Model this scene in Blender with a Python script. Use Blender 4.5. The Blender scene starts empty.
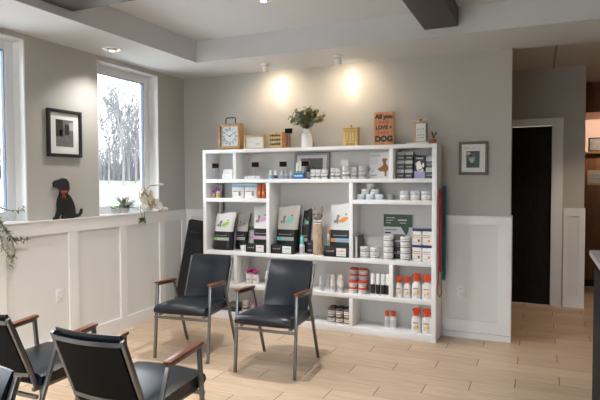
import bpy, bmesh, math, random
from mathutils import Vector, Matrix
random.seed(7)
R = math.radians
SPOT, SKY, EXPO = 3.4, 6.6, 1.47
SC = bpy.context.scene
COL = SC.collection

# ------------------------------------------------------------------ materials
def new_mat(name):
    m = bpy.data.materials.new(name)
    m.use_nodes = True
    return m, m.node_tree, m.node_tree.nodes['Principled BSDF']

def mat(name, col, rough=0.6, metal=0.0, noise=0.0, scale=20.0, bump=0.0, emit=None, coat=0.0, stretch=None, spec=0.5):
    m, nt, b = new_mat(name)
    b.inputs['Roughness'].default_value = rough
    b.inputs['Metallic'].default_value = metal
    b.inputs['Specular IOR Level'].default_value = spec
    b.inputs['Coat Weight'].default_value = coat
    c = (col[0], col[1], col[2], 1)
    b.inputs['Base Color'].default_value = c
    if noise > 0 or bump > 0:
        tc = nt.nodes.new('ShaderNodeTexCoord')
        mp = nt.nodes.new('ShaderNodeMapping')
        if stretch:
            mp.inputs['Scale'].default_value = stretch
        nt.links.new(tc.outputs['Object'], mp.inputs['Vector'])
        n = nt.nodes.new('ShaderNodeTexNoise')
        n.inputs['Scale'].default_value = scale
        n.inputs['Detail'].default_value = 4
        nt.links.new(mp.outputs['Vector'], n.inputs['Vector'])
        if noise > 0:
            mx = nt.nodes.new('ShaderNodeMix')
            mx.data_type = 'RGBA'
            mx.inputs[6].default_value = tuple(max(0, v * (1 - noise)) for v in col) + (1,)
            mx.inputs[7].default_value = tuple(min(1, v * (1 + noise)) for v in col) + (1,)
            nt.links.new(n.outputs['Fac'], mx.inputs[0])
            nt.links.new(mx.outputs[2], b.inputs['Base Color'])
        if bump > 0:
            bp = nt.nodes.new('ShaderNodeBump')
            bp.inputs['Strength'].default_value = bump
            bp.inputs['Distance'].default_value = 0.003
            nt.links.new(n.outputs['Fac'], bp.inputs['Height'])
            nt.links.new(bp.outputs['Normal'], b.inputs['Normal'])
    if emit:
        b.inputs['Emission Color'].default_value = (emit[0], emit[1], emit[2], 1)
        b.inputs['Emission Strength'].default_value = emit[3]
    return m

def wood(name, c1, c2, scale=6.0, stretch=(1, 14, 14), rough=0.5):
    m, nt, b = new_mat(name)
    b.inputs['Roughness'].default_value = rough
    tc = nt.nodes.new('ShaderNodeTexCoord')
    mp = nt.nodes.new('ShaderNodeMapping')
    mp.inputs['Scale'].default_value = stretch
    n = nt.nodes.new('ShaderNodeTexNoise')
    n.inputs['Scale'].default_value = scale
    n.inputs['Detail'].default_value = 5
    r = nt.nodes.new('ShaderNodeValToRGB')
    r.color_ramp.elements[0].position = 0.3
    r.color_ramp.elements[0].color = c1 + (1,)
    r.color_ramp.elements[1].position = 0.7
    r.color_ramp.elements[1].color = c2 + (1,)
    nt.links.new(tc.outputs['Object'], mp.inputs['Vector'])
    nt.links.new(mp.outputs['Vector'], n.inputs['Vector'])
    nt.links.new(n.outputs['Fac'], r.inputs['Fac'])
    nt.links.new(r.outputs['Color'], b.inputs['Base Color'])
    return m

def floor_material():
    m, nt, b = new_mat('floor_planks')
    N = nt.nodes.new
    L = nt.links.new
    def math_(op, a, c=None):
        n = N('ShaderNodeMath')
        n.operation = op
        for i, v in enumerate((a, c)):
            if v is None:
                continue
            if isinstance(v, (int, float)):
                n.inputs[i].default_value = v
            else:
                L(v, n.inputs[i])
        return n.outputs[0]
    tc = N('ShaderNodeTexCoord')
    sp = N('ShaderNodeSeparateXYZ')
    L(tc.outputs['Object'], sp.inputs[0])
    X, Y = sp.outputs[0], sp.outputs[1]
    v = math_('DIVIDE', math_('ADD', Y, 0.244), 0.184)
    row = math_('FLOOR', v)
    fv = math_('FRACT', v)
    u = math_('DIVIDE', math_('SUBTRACT', math_('SUBTRACT', X, 4.307), math_('MULTIPLY', row, 0.3)), 0.9)
    pl = math_('FLOOR', u)
    fu = math_('FRACT', u)
    cmb = N('ShaderNodeCombineXYZ')
    L(row, cmb.inputs[0])
    L(pl, cmb.inputs[1])
    wn = N('ShaderNodeTexWhiteNoise')
    wn.noise_dimensions = '2D'
    L(cmb.outputs[0], wn.inputs['Vector'])
    # grain
    mp = N('ShaderNodeMapping')
    mp.inputs['Scale'].default_value = (1.2, 16, 1)
    off = N('ShaderNodeVectorMath')
    off.operation = 'ADD'
    sc = N('ShaderNodeVectorMath')
    sc.operation = 'SCALE'
    L(wn.outputs['Color'], sc.inputs[0])
    sc.inputs['Scale'].default_value = 7.0
    L(tc.outputs['Object'], off.inputs[0])
    L(sc.outputs[0], off.inputs[1])
    L(off.outputs[0], mp.inputs['Vector'])
    n1 = N('ShaderNodeTexNoise')
    n1.inputs['Scale'].default_value = 3.5
    n1.inputs['Detail'].default_value = 6
    L(mp.outputs['Vector'], n1.inputs['Vector'])
    ramp = N('ShaderNodeValToRGB')
    e = ramp.color_ramp.elements
    e[0].position = 0.25
    e[0].color = FLOOR_A + (1,)
    e[1].position = 0.75
    e[1].color = FLOOR_B + (1,)
    mixv = math_('ADD', math_('MULTIPLY', n1.outputs['Fac'], 0.75), math_('MULTIPLY', wn.outputs['Value'], 0.25))
    L(mixv, ramp.inputs['Fac'])
    # grout
    seam = math_('LESS_THAN', fv, 0.018)
    joint = math_('LESS_THAN', fu, 0.0075)
    hue = N('ShaderNodeMix')
    hue.data_type = 'RGBA'
    L(math_('MULTIPLY', seam, 0.55), hue.inputs[0])
    L(ramp.outputs['Color'], hue.inputs[6])
    hue.inputs[7].default_value = (0.16, 0.11, 0.075, 1)
    h2 = N('ShaderNodeMix')
    h2.data_type = 'RGBA'
    L(math_('MULTIPLY', joint, 0.9), h2.inputs[0])
    L(hue.outputs[2], h2.inputs[6])
    h2.inputs[7].default_value = (0.09, 0.06, 0.04, 1)
    L(h2.outputs[2], b.inputs['Base Color'])
    b.inputs['Roughness'].default_value = 0.42
    b.inputs['Specular IOR Level'].default_value = 0.45
    return m

def glass_material():
    m, nt, b = new_mat('window_glass')
    N, L = nt.nodes.new, nt.links.new
    out = nt.nodes['Material Output']
    tr = N('ShaderNodeBsdfTransparent')
    gl = N('ShaderNodeBsdfGlossy')
    gl.inputs['Roughness'].default_value = 0.02
    fr = N('ShaderNodeFresnel')
    fr.inputs['IOR'].default_value = 1.25
    mx = N('ShaderNodeMixShader')
    L(fr.outputs[0], mx.inputs[0])
    L(tr.outputs[0], mx.inputs[1])
    L(gl.outputs[0], mx.inputs[2])
    L(mx.outputs[0], out.inputs['Surface'])
    return m

FLOOR_A = (0.45, 0.325, 0.215)
FLOOR_B = (0.69, 0.535, 0.395)
M = {}
def dm(k, *a, **kw):
    M[k] = mat(k, *a, **kw)
dm('wall_paint', (0.475, 0.467, 0.442), 0.85, noise=0.02, scale=3)
dm('ceiling_paint', (0.60, 0.625, 0.645), 0.9, noise=0.015, scale=3)
dm('wainscot_paint', (0.80, 0.80, 0.80), 0.45, noise=0.01, scale=4)
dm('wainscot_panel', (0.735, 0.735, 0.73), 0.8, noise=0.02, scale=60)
dm('white_trim', (0.82, 0.83, 0.84), 0.4)
dm('window_vinyl', (0.80, 0.83, 0.87), 0.35)
dm('gasket', (0.20, 0.26, 0.36), 0.5)
M['floor'] = floor_material()
M['glass'] = glass_material()
dm('melamine', (0.86, 0.875, 0.89), 0.38, noise=0.01, scale=5)
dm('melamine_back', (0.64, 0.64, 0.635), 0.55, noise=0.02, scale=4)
dm('beam_wood', (0.045, 0.036, 0.032), 0.5, noise=0.3, scale=4, stretch=(2, 20, 20))
dm('vinyl', (0.005, 0.0082, 0.0140), 0.30, noise=0.15, scale=12, bump=0.12, spec=0.38)
dm('back_weave', (0.008, 0.0075, 0.0075), 0.85, noise=0.35, scale=90, spec=0.15)
dm('chair_metal', (0.19, 0.195, 0.20), 0.32, metal=0.85, noise=0.1, scale=10)
M['arm_wood'] = wood('arm_wood', (0.085, 0.022, 0.008), (0.19, 0.055, 0.02), 5, (14, 1.5, 14), 0.3)
M['oak'] = wood('oak', (0.33, 0.18, 0.065), (0.50, 0.29, 0.12), 8, (10, 10, 2), 0.5)
M['oak_pale'] = wood('oak_pale', (0.52, 0.36, 0.15), (0.68, 0.50, 0.25), 8, (10, 10, 2), 0.5)
M['sign_wood'] = wood('sign_wood', (0.42, 0.17, 0.075), (0.62, 0.33, 0.17), 9, (8, 8, 1.2), 0.6)
M['terracotta_wood'] = wood('terracotta_wood', (0.30, 0.12, 0.05), (0.45, 0.2, 0.085), 8, (2, 10, 10), 0.6)
M['carved_wood'] = wood('carved_wood', (0.36, 0.25, 0.16), (0.60, 0.46, 0.33), 14, (6, 6, 1.2), 0.6)
M['cabinet_wood'] = wood('cabinet_wood', (0.16, 0.065, 0.028), (0.25, 0.11, 0.05), 4, (8, 8, 1), 0.45)
M['door_wood'] = wood('door_wood', (0.007, 0.006, 0.006), (0.018, 0.015, 0.014), 7, (14, 14, 1), 0.65)
M['door_wood'].node_tree.nodes['Principled BSDF'].inputs['Specular IOR Level'].default_value = 0.2
dm('grey_fur', (0.27, 0.245, 0.215), 0.8, noise=0.35, scale=30)
dm('black', (0.012, 0.012, 0.013), 0.5)
dm('chalk', (0.010, 0.010, 0.011), 0.9, spec=0.1)
dm('black_satin', (0.018, 0.018, 0.02), 0.35)
dm('black_cloth', (0.012, 0.012, 0.013), 0.9, noise=0.4, scale=40, bump=0.3)
dm('iron', (0.010, 0.010, 0.010), 0.6, noise=0.5, scale=25)
dm('white', (0.80, 0.80, 0.79), 0.45)
dm('white_gloss', (0.82, 0.82, 0.81), 0.2)
dm('paper', (0.78, 0.78, 0.77), 0.8)
dm('grey_print', (0.30, 0.30, 0.31), 0.7)
dm('pale_print', (0.55, 0.56, 0.58), 0.7)
dm('pale_grey', (0.52, 0.52, 0.52), 0.5)
dm('silver', (0.45, 0.46, 0.47), 0.35, metal=0.6)
dm('lens_grey', (0.22, 0.22, 0.23), 0.4)
dm('bag_foil', (0.70, 0.70, 0.69), 0.4, noise=0.06, scale=14, bump=0.3)
dm('bag_tan', (0.55, 0.53, 0.49), 0.45, noise=0.08, scale=14, bump=0.3)
dm('bag_black', (0.010, 0.0095, 0.010), 0.4, noise=0.2, scale=14, bump=0.3)
dm('green', (0.28, 0.55, 0.06), 0.5)
dm('pink', (0.72, 0.30, 0.62), 0.5)
dm('teal', (0.16, 0.58, 0.55), 0.5)
dm('orange', (0.75, 0.30, 0.07), 0.5)
dm('brown_dog', (0.32, 0.13, 0.05), 0.6, noise=0.2, scale=30)
dm('blue', (0.02, 0.20, 0.55), 0.4)
dm('sky_blue', (0.22, 0.50, 0.72), 0.5)
dm('navy', (0.015, 0.03, 0.10), 0.4)
dm('purple', (0.50, 0.06, 0.50), 0.4)
dm('lilac', (0.40, 0.38, 0.66), 0.6)
dm('magenta', (0.50, 0.02, 0.20), 0.55, noise=0.3, scale=40)
dm('red_lid', (0.66, 0.055, 0.018), 0.35)
dm('rust', (0.42, 0.10, 0.03), 0.5)
dm('trigger_red', (0.72, 0.075, 0.012), 0.35)
dm('yellow', (0.80, 0.58, 0.20), 0.5)
dm('red_strap', (0.35, 0.02, 0.015), 0.7)
dm('teal_strap', (0.005, 0.16, 0.22), 0.7)
dm('bow_red', (0.30, 0.05, 0.02), 0.6, noise=0.3, scale=60)
dm('map_green', (0.055, 0.11, 0.075), 0.6, noise=0.2, scale=15)
dm('lantern_yellow', (0.62, 0.46, 0.17), 0.5, noise=0.1, scale=10)
dm('terracotta', (0.42, 0.07, 0.04), 0.5)
dm('leaf_dark', (0.10, 0.13, 0.055), 0.6, noise=0.4, scale=25)
dm('leaf_olive', (0.24, 0.235, 0.08), 0.6, noise=0.4, scale=25)
dm('leaf_blue', (0.13, 0.17, 0.17), 0.6, noise=0.3, scale=25)
dm('leaf_green', (0.10, 0.19, 0.05), 0.55, noise=0.3, scale=25)
dm('leaf_grey', (0.30, 0.30, 0.26), 0.7, noise=0.4, scale=30)
dm('stem', (0.16, 0.14, 0.08), 0.7, noise=0.3, scale=40)
dm('petal', (0.86, 0.85, 0.80), 0.5)
dm('petal_edge', (0.45, 0.30, 0.10), 0.5, noise=0.25, scale=30)
dm('soil', (0.05, 0.035, 0.025), 0.95)
dm('pot_grey', (0.42, 0.41, 0.40), 0.7, noise=0.15, scale=20)
dm('clock_face', (0.66, 0.72, 0.74), 0.4, noise=0.08, scale=12)
dm('clear_plastic', (0.68, 0.69, 0.70), 0.3)
dm('frame_grey', (0.12, 0.105, 0.095), 0.5, noise=0.2, scale=30)
dm('frame_silver', (0.32, 0.33, 0.34), 0.4, metal=0.4)
dm('picture_teal', (0.030, 0.085, 0.085), 0.5, noise=0.7, scale=45)
dm('picture_pale', (0.42, 0.42, 0.42), 0.5, noise=0.4, scale=60)
dm('photo_grey', (0.16, 0.155, 0.15), 0.4, noise=0.75, scale=40)
dm('photo_dark', (0.035, 0.03, 0.028), 0.4, noise=0.5, scale=40)
dm('photo_warm', (0.35, 0.17, 0.07), 0.4, noise=0.3, scale=50)
dm('stone_top', (0.60, 0.61, 0.63), 0.3, noise=0.12, scale=18)
dm('desk_black', (0.008, 0.009, 0.011), 0.7, spec=0.2)
dm('tile_panel', (0.62, 0.58, 0.54), 0.9, noise=0.08, scale=60)
dm('bark', (0.125, 0.122, 0.125), 0.9, noise=0.3, scale=6)
dm('bounce_ground', (0.5, 0.49, 0.47), 0.9, noise=0.1, scale=2)
dm('pale_field', (0.065, 0.061, 0.055), 0.95, noise=0.15, scale=1.2)
dm('outside_wall', (0.5, 0.48, 0.45), 0.9)
dm('lawn', (0.043, 0.068, 0.026), 0.95, noise=0.25, scale=1.5)
dm('bulb', (1, 0.9, 0.75), 0.5, emit=(1.0, 0.80, 0.55, 12))
dm('can_glow', (0.8, 0.8, 0.8), 0.5, emit=(1.0, 0.85, 0.65, 1.2))
dm('pink_wall', (0.60, 0.47, 0.40), 0.85, noise=0.03, scale=3)

# ------------------------------------------------------------------ mesh builder
class B:
    def __init__(self):
        self.bm = bmesh.new()
        self.mats = []
    def mi(self, m):
        if isinstance(m, str):
            m = M[m]
        if m not in self.mats:
            self.mats.append(m)
        return self.mats.index(m)
    def _set(self, faces, m):
        i = self.mi(m)
        for f in faces:
            f.material_index = i
            f.smooth = True
    def box(self, x0, x1, y0, y1, z0, z1, m, bev=0.0, seg=2, xf=None):
        vs = [self.bm.verts.new((x, y, z)) for x in (x0, x1) for y in (y0, y1) for z in (z0, z1)]
        q = [(0, 1, 3, 2), (4, 6, 7, 5), (0, 4, 5, 1), (2, 3, 7, 6), (0, 2, 6, 4), (1, 5, 7, 3)]
        fs = [self.bm.faces.new([vs[i] for i in f]) for f in q]
        self._set(fs, m)
        if bev > 0:
            ed = list({e for f in fs for e in f.edges})
            r = bmesh.ops.bevel(self.bm, geom=ed, offset=bev, segments=seg, affect='EDGES', profile=0.5)
            i = self.mi(m)
            for f in r['faces']:
                f.material_index = i
                f.smooth = True
            allv = set(v for f in r['faces'] for v in f.verts) | set(v for v in vs if v.is_valid)
            # include remaining flat faces
            stack = list(allv)
            seen = set(stack)
            while stack:
                v = stack.pop()
                for e in v.link_edges:
                    o = e.other_vert(v)
                    if o not in seen:
                        seen.add(o)
                        stack.append(o)
            vs = list(seen)
        if xf is not None:
            for v in vs:
                v.co = xf @ v.co
        return vs
    def lathe(self, prof, c=(0, 0, 0), seg=18, m='white', ms=None, sx=1, sy=1, xf=None, cap0=True, cap1=True):
        rings = []
        allv = []
        for r, z in prof:
            ring = []
            for k in range(seg):
                a = 2 * math.pi * k / seg
                v = self.bm.verts.new((c[0] + max(r, 1e-4) * math.cos(a) * sx, c[1] + max(r, 1e-4) * math.sin(a) * sy, c[2] + z))
                ring.append(v)
            allv += ring
            rings.append(ring)
        for i in range(len(rings) - 1):
            mm = ms[i] if ms else m
            fs = [self.bm.faces.new((rings[i][k], rings[i][(k + 1) % seg], rings[i + 1][(k + 1) % seg], rings[i + 1][k])) for k in range(seg)]
            self._set(fs, mm)
        if cap0:
            self._set([self.bm.faces.new(list(reversed(rings[0])))], ms[0] if ms else m)
        if cap1:
            self._set([self.bm.faces.new(rings[-1])], ms[-1] if ms else m)
        if xf is not None:
            for v in allv:
                v.co = xf @ v.co
        return allv
    def tube(self, pts, r, m, seg=8, r1=None):
        pts = [Vector(p) for p in pts]
        n = len(pts)
        rings = []
        up = None
        for i, p in enumerate(pts):
            t = (pts[min(i + 1, n - 1)] - pts[max(i - 1, 0)]).normalized()
            if up is None:
                up = Vector((0, 0, 1)) if abs(t.z) < 0.9 else Vector((1, 0, 0))
            s = t.cross(up)
            if s.length < 1e-5:
                s = t.cross(Vector((0, 1, 0)))
            s.normalize()
            w = s.cross(t).normalized()
            up = w
            rr = r if r1 is None else r + (r1 - r) * i / (n - 1)
            rings.append([self.bm.verts.new(p + (s * math.cos(2 * math.pi * k / seg) + w * math.sin(2 * math.pi * k / seg)) * rr) for k in range(seg)])
        fs = []
        for i in range(n - 1):
            fs += [self.bm.faces.new((rings[i][k], rings[i][(k + 1) % seg], rings[i + 1][(k + 1) % seg], rings[i + 1][k])) for k in range(seg)]
        fs.append(self.bm.faces.new(list(reversed(rings[0]))))
        fs.append(self.bm.faces.new(rings[-1]))
        self._set(fs, m)
    def bar(self, p, q, w, h, m, up=(0, 0, 1), bev=0.0):
        p, q = Vector(p), Vector(q)
        t = (q - p)
        ln = t.length
        t.normalize()
        s = t.cross(Vector(up))
        if s.length < 1e-4:
            s = Vector((1, 0, 0))
        s.normalize()
        u = s.cross(t).normalized()
        xf = Matrix((s, t, u)).transposed().to_4x4()
        xf.translation = p
        return self.box(-w / 2, w / 2, 0, ln, -h / 2, h / 2, m, bev, 2, xf)
    def prism(self, poly, a0, a1, m, axis='y', cap_m=None, xf=None):
        def P(u, v, a):
            return {'y': (u, a, v), 'x': (a, u, v), 'z': (u, v, a)}[axis]
        v0 = [self.bm.verts.new(P(u, v, a0)) for u, v in poly]
        v1 = [self.bm.verts.new(P(u, v, a1)) for u, v in poly]
        n = len(poly)
        fs = [self.bm.faces.new((v0[i], v0[(i + 1) % n], v1[(i + 1) % n], v1[i])) for i in range(n)]
        self._set(fs, m)
        c = [self.bm.faces.new(v0), self.bm.faces.new(list(reversed(v1)))]
        self._set(c, cap_m or m)
        if xf is not None:
            for v in v0 + v1:
                v.co = xf @ v.co
        return v0 + v1
    def ball(self, c, r, m, seg=14, rings=9, xf=None):
        if not hasattr(r, '__len__'):
            r = (r, r, r)
        prof = [(math.sin(math.pi * i / rings), -math.cos(math.pi * i / rings)) for i in range(rings + 1)]
        vs = self.lathe(prof, (0, 0, 0), seg, m)
        for v in vs:
            v.co = Vector((v.co.x * r[0], v.co.y * r[1], v.co.z * r[2]))
            if xf is not None:
                v.co = xf @ v.co
            v.co += Vector(c)
        return vs
    def build(self, name, parent=None, angle=40):
        bmesh.ops.recalc_face_normals(self.bm, faces=self.bm.faces[:])
        me = bpy.data.meshes.new(name)
        self.bm.to_mesh(me)
        self.bm.free()
        for m in self.mats:
            me.materials.append(m)
        me.set_sharp_from_angle(angle=R(angle))
        o = bpy.data.objects.new(name, me)
        COL.objects.link(o)
        if parent is not None:
            o.parent = parent
        return o

def tag(o, label=None, cat=None, group=None, kind=None):
    if label: o['label'] = label
    if cat: o['category'] = cat
    if group: o['group'] = group
    if kind: o['kind'] = kind
    return o

def thing(name, label, cat, loc=(0, 0, 0), rz=0.0, group=None):
    o = bpy.data.objects.new(name, None)
    o.empty_display_size = 0.05
    COL.objects.link(o)
    o.location = loc
    o.rotation_euler = (0, 0, rz)
    return tag(o, label, cat, group)

def struct(name, b, parent=None):
    o = b.build(name, parent)
    if parent is None:
        o['kind'] = 'structure'
    return o

def text_part(body, size, loc, m, parent, name='lettering', rot=(math.pi / 2, 0, 0), extrude=0.0012, align='CENTER', bold=0.0):
    cu = bpy.data.curves.new('txt', 'FONT')
    cu.body = body
    cu.size = size
    cu.extrude = extrude
    cu.offset = bold
    cu.align_x = align
    cu.align_y = 'CENTER'
    cu.resolution_u = 3
    t = bpy.data.objects.new('txt', cu)
    COL.objects.link(t)
    bpy.context.view_layer.update()
    me = bpy.data.meshes.new_from_object(t.evaluated_get(bpy.context.evaluated_depsgraph_get()))
    bpy.data.objects.remove(t)
    bpy.data.curves.remove(cu)
    me.materials.clear()
    me.materials.append(M[m])
    o = bpy.data.objects.new(name, me)
    COL.objects.link(o)
    o.location = loc
    o.rotation_euler = rot
    o.parent = parent
    return o

# ------------------------------------------------------------------ room shell
CE, TR, RAIL = 2.703, 2.92, 1.17
XR, YF = 7.0, -7.6           # right wall, front wall
W1 = (-3.07, -2.16)          # left wall windows, span in Y
W2 = (-1.372, -0.472)
W0 = (-5.2, -4.2)  # unseen third window, added to bring in more daylight
WZ0, WZ1 = 1.18, 2.662

b = B(); b.box(-0.25, XR + .15, YF - .15, 5.2, -0.12, 0.0, 'floor'); struct('floor', b)

b = B()                       # left wall with three window openings
ys = [YF - .15, W0[0], W0[1], W1[0], W1[1], W2[0], W2[1], 0.15]
for i in range(0, 8, 2):
    b.box(-0.22, 0, ys[i], ys[i + 1], 0, 3.05, 'wall_paint')
for w in (W0, W1, W2):
    b.box(-0.22, 0, w[0], w[1], 0, WZ0 - 0.02, 'wall_paint')
    b.box(-0.22, 0, w[0], w[1], WZ1 + 0.005, 3.05, 'wall_paint')
struct('wall_left', b)
b = B(); b.box(0, 3.62, 0, 0.15, 0, 3.05, 'wall_paint'); struct('wall_back', b)
b = B()                       # corridor walls
b.box(2.0, 3.13, 1.76, 1.90, 0, 3.0, 'wall_paint')
b.box(4.01, 4.34, 1.76, 1.90, 0, 3.0, 'wall_paint')
b.box(3.13, 4.01, 1.76, 1.90, 2.15, 3.0, 'wall_paint')
b.box(4.20, 4.34, 1.90, 4.0, 0, 3.0, 'wall_paint')
struct('wall_corridor', b)
b = B(); b.box(1.86, 2.0, 0.15, 1.90, 0, 3.0, 'wall_paint'); struct('wall_corridor_end', b)
b = B(); b.box(4.20, XR + .15, 4.0, 4.14, 0, 3.1, 'pink_wall'); struct('wall_far', b)
b = B()                       # right wall, out of frame
b.box(XR, XR + .15, YF, 4.0, 0, 3.05, 'wall_paint')
struct('wall_right', b)
b = B()                       # unseen front wall; its opening is added to let in more daylight
b.box(0, 0.6, YF - .15, YF, 0, 3.05, 'wall_paint')
b.box(3.3, XR, YF - .15, YF, 0, 3.05, 'wall_paint')
b.box(0.6, 3.3, YF - .15, YF, 2.6, 3.05, 'wall_paint')
b.box(0.6, 3.3, YF - .15, YF, 0, 0.5, 'wall_paint')
struct('wall_front', b)

b = B()                       # lowered ceiling border and raised tray
b.box(0, 0.66, YF, 0, CE, 3.0, 'ceiling_paint')
b.box(0.66, XR, -0.69, 0.0, CE, 3.0, 'ceiling_paint')
b.box(3.62, XR, 0.0, 0.06, CE, 3.0, 'ceiling_paint')
b.box(6.3, XR, YF, -0.69, CE, 3.0, 'ceiling_paint')
b.box(0.66, 6.3, YF, -6.9, CE, 3.0, 'ceiling_paint')
b.box(0.66, 6.3, -6.9, -0.69, TR, 3.0, 'ceiling_paint')
struct('ceiling', b)
b = B()
b.box(2.0, 4.34, 0.15, 1.76, 2.825, 2.9, 'tile_panel')
b.box(3.62, XR, 0.06, 0.15, 2.825, 2.9, 'tile_panel')
b.box(4.34, XR, 0.15, 4.0, 2.825, 2.9, 'tile_panel')
for x in (2.78, 3.388, 3.997, 4.606, 5.2):
    b.box(x - .011, x + .011, 0.06, 1.76, 2.820, 2.825, 'lens_grey')
struct('ceiling_corridor', b)
b = B(); b.box(4.345, 5.6, 3.0, 3.99, 2.42, 2.82, 'cabinet_wood'); struct('trim_20', b)

# dark ceiling beams crossing the tray
def beam(x0, x1, y0, y1, label):
    b = B(); b.box(x0, x1, y0, y1, 2.765, 2.918, 'beam_wood', 0.004)
    o = b.build('ceiling_beam'); tag(o, label, 'beam')
beam(2.96, 3.235, -6.88, -0.692, 'dark brown ceiling beam ending above the right half of the shelf unit')
beam(0.662, 2.955, -2.60, -2.285, 'dark brown ceiling beam at the top left meeting the window side of the ceiling')

# ------------------------------------------------------------------ windows
def window(n, w, label=None):
    y0, y1 = w
    b = B()                   # reveal lining and sill
    b.box(-0.205, -0.001, y0, y0 + .012, WZ0, WZ1, 'white_trim')
    b.box(-0.205, -0.001, y1 - .012, y1, WZ0, WZ1, 'white_trim')
    b.box(-0.205, -0.001, y0, y1, WZ1 - .012, WZ1, 'white_trim')
    b.box(-0.205, 0.012, y0, y1, WZ0 - .02, WZ0, 'white_trim')
    o = struct('window_%d' % n, b)
    b = B()
    f = 0.075
    xa, xb = -0.19, -0.12
    a0, a1 = y0 + .012, y1 - .012
    t1 = WZ1 - .012
    b.box(xa, xb, a0, a0 + f, WZ0, t1, 'window_vinyl', .004)
    b.box(xa, xb, a1 - f, a1, WZ0, t1, 'window_vinyl', .004)
    b.box(xa, xb, a0 + f, a1 - f, t1 - f, t1, 'window_vinyl', .004)
    b.box(xa, xb, a0 + f, a1 - f, WZ0, WZ0 + f, 'window_vinyl', .004)
    g = .007
    b.box(xa + .02, xb - .012, a0 + f, a0 + f + g, WZ0 + f, t1 - f, 'gasket')
    b.box(xa + .02, xb - .012, a1 - f - g, a1 - f, WZ0 + f, t1 - f, 'gasket')
    b.box(xa + .02, xb - .012, a0 + f, a1 - f, t1 - f - g, t1 - f, 'gasket')
    b.build('window_frame', o)
    b = B(); b.box(-0.160, -0.156, a0 + f, a1 - f, WZ0 + f, t1 - f, 'glass'); b.build('pane', o)
window(1, W2)
window(2, W1)
window(3, W0)

# ------------------------------------------------------------------ wainscot
T = 0.024
ST = [(-3.2, -3.1), (-2.485, -2.387), (-1.758, -1.658), (-1.112, -1.022), (-0.50, -0.414), (-0.09, 0)]
b = B()
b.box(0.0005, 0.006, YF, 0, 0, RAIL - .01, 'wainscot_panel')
b.box(0.006, T, YF, 0, 1.05, RAIL - .01, 'wainscot_paint')
b.box(0.0005, T + .008, YF, 0, RAIL - .012, RAIL, 'wainscot_paint', .002)
for s in ST + [(-3.95, -3.85), (-4.7, -4.6), (-5.5, -5.4), (-6.3, -6.2)]:
    b.box(0.006, T, s[0], s[1], 0.125, 1.05, 'wainscot_paint')
struct('trim_1', b)
b = B(); b.box(0.0005, T + .002, YF, 0, 0, 0.125, 'wainscot_paint'); struct('baseboard_left', b)
b = B()
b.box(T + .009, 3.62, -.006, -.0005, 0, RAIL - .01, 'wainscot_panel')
b.box(T + .009, 3.62, -T, -.006, 1.085, RAIL - .01, 'wainscot_paint')
b.box(T + .009, 3.626, -T - .008, -.0005, RAIL - .012, RAIL, 'wainscot_paint', .002)
for s in ((T + .009, .10), (.43, .52), (1.25, 1.35), (2.1, 2.2), (2.95, 3.05), (3.515, 3.62)):
    b.box(s[0], s[1], -T, -.006, 0.172, 1.085, 'wainscot_paint')
b.box(T + .009, 3.62, -T, -.006, .06, .172, 'wainscot_paint')
struct('trim_2', b)
b = B(); b.box(T + .009, 3.622, -T - .004, -.0005, 0, 0.055, 'wainscot_paint'); struct('baseboard_back', b)
b = B(); b.box(3.6205, 3.632, -.026, .15, 0, RAIL, 'wainscot_paint'); struct('trim_3', b)
# corridor: door, frame, low panel
b = B(); b.box(3.135, 4.005, 1.772, 1.815, 0.004, 2.143, 'door_wood')
struct('door_1', b)
b = B()
b.box(3.99, 4.112, 1.738, 1.7595, 0, 2.235, 'white_trim', .003)
b.box(3.02, 3.99, 1.738, 1.7595, 2.145, 2.235, 'white_trim', .003)
b.box(3.02, 3.14, 1.738, 1.7595, 0, 2.145, 'white_trim', .003)
struct('trim_4', b)
b = B()
b.box(4.125, 4.352, 1.748, 1.7595, 0, RAIL, 'wainscot_paint')
b.box(4.125, 4.165, 1.738, 1.748, 0.0, RAIL, 'wainscot_paint')
b.box(4.29, 4.352, 1.738, 1.748, 0.0, RAIL, 'wainscot_paint')
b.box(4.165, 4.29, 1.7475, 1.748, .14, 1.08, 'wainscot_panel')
b.box(4.165, 4.29, 1.738, 1.748, 1.08, RAIL, 'wainscot_paint')
b.box(4.165, 4.29, 1.738, 1.748, 0.0, .14, 'wainscot_paint')
b.box(4.3405, 4.352, 1.7595, 3.0, 0, RAIL, 'wainscot_paint')
struct('trim_5', b)

# ------------------------------------------------------------------ outside
def hill(x):
    return -0.25 - .03 * min(0, x + 10)
b = B()
vs = [[b.bm.verts.new((x, y, hill(x))) for y in (-300, 400)] for x in (300, -10, -260)]
b._set([b.bm.faces.new((vs[i][0], vs[i][1], vs[i + 1][1], vs[i + 1][0])) for i in (0, 1)], 'pale_field')
struct('ground_outside', b)
b = B()
pl = [(-9.0, -8), (-9.0, 14), (-36.7, 35.7), (-62, 73), (-75, 80), (-62, 50), (-31, 18), (-28, -8)]
vs = [b.bm.verts.new((x, y, hill(x) + .04)) for x, y in pl]
b._set([b.bm.faces.new(vs)], 'lawn')
struct('lawn_outside', b)
b = B()
b.box(-8.9, -0.26, -14, 14, -0.25, -0.19, 'bounce_ground')  # unseen pale slab, added to bounce daylight indoors
b.box(-0.26, 12, -20, YF - .2, -0.25, -0.19, 'bounce_ground')
struct('bounce_ground_outside', b)

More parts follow.
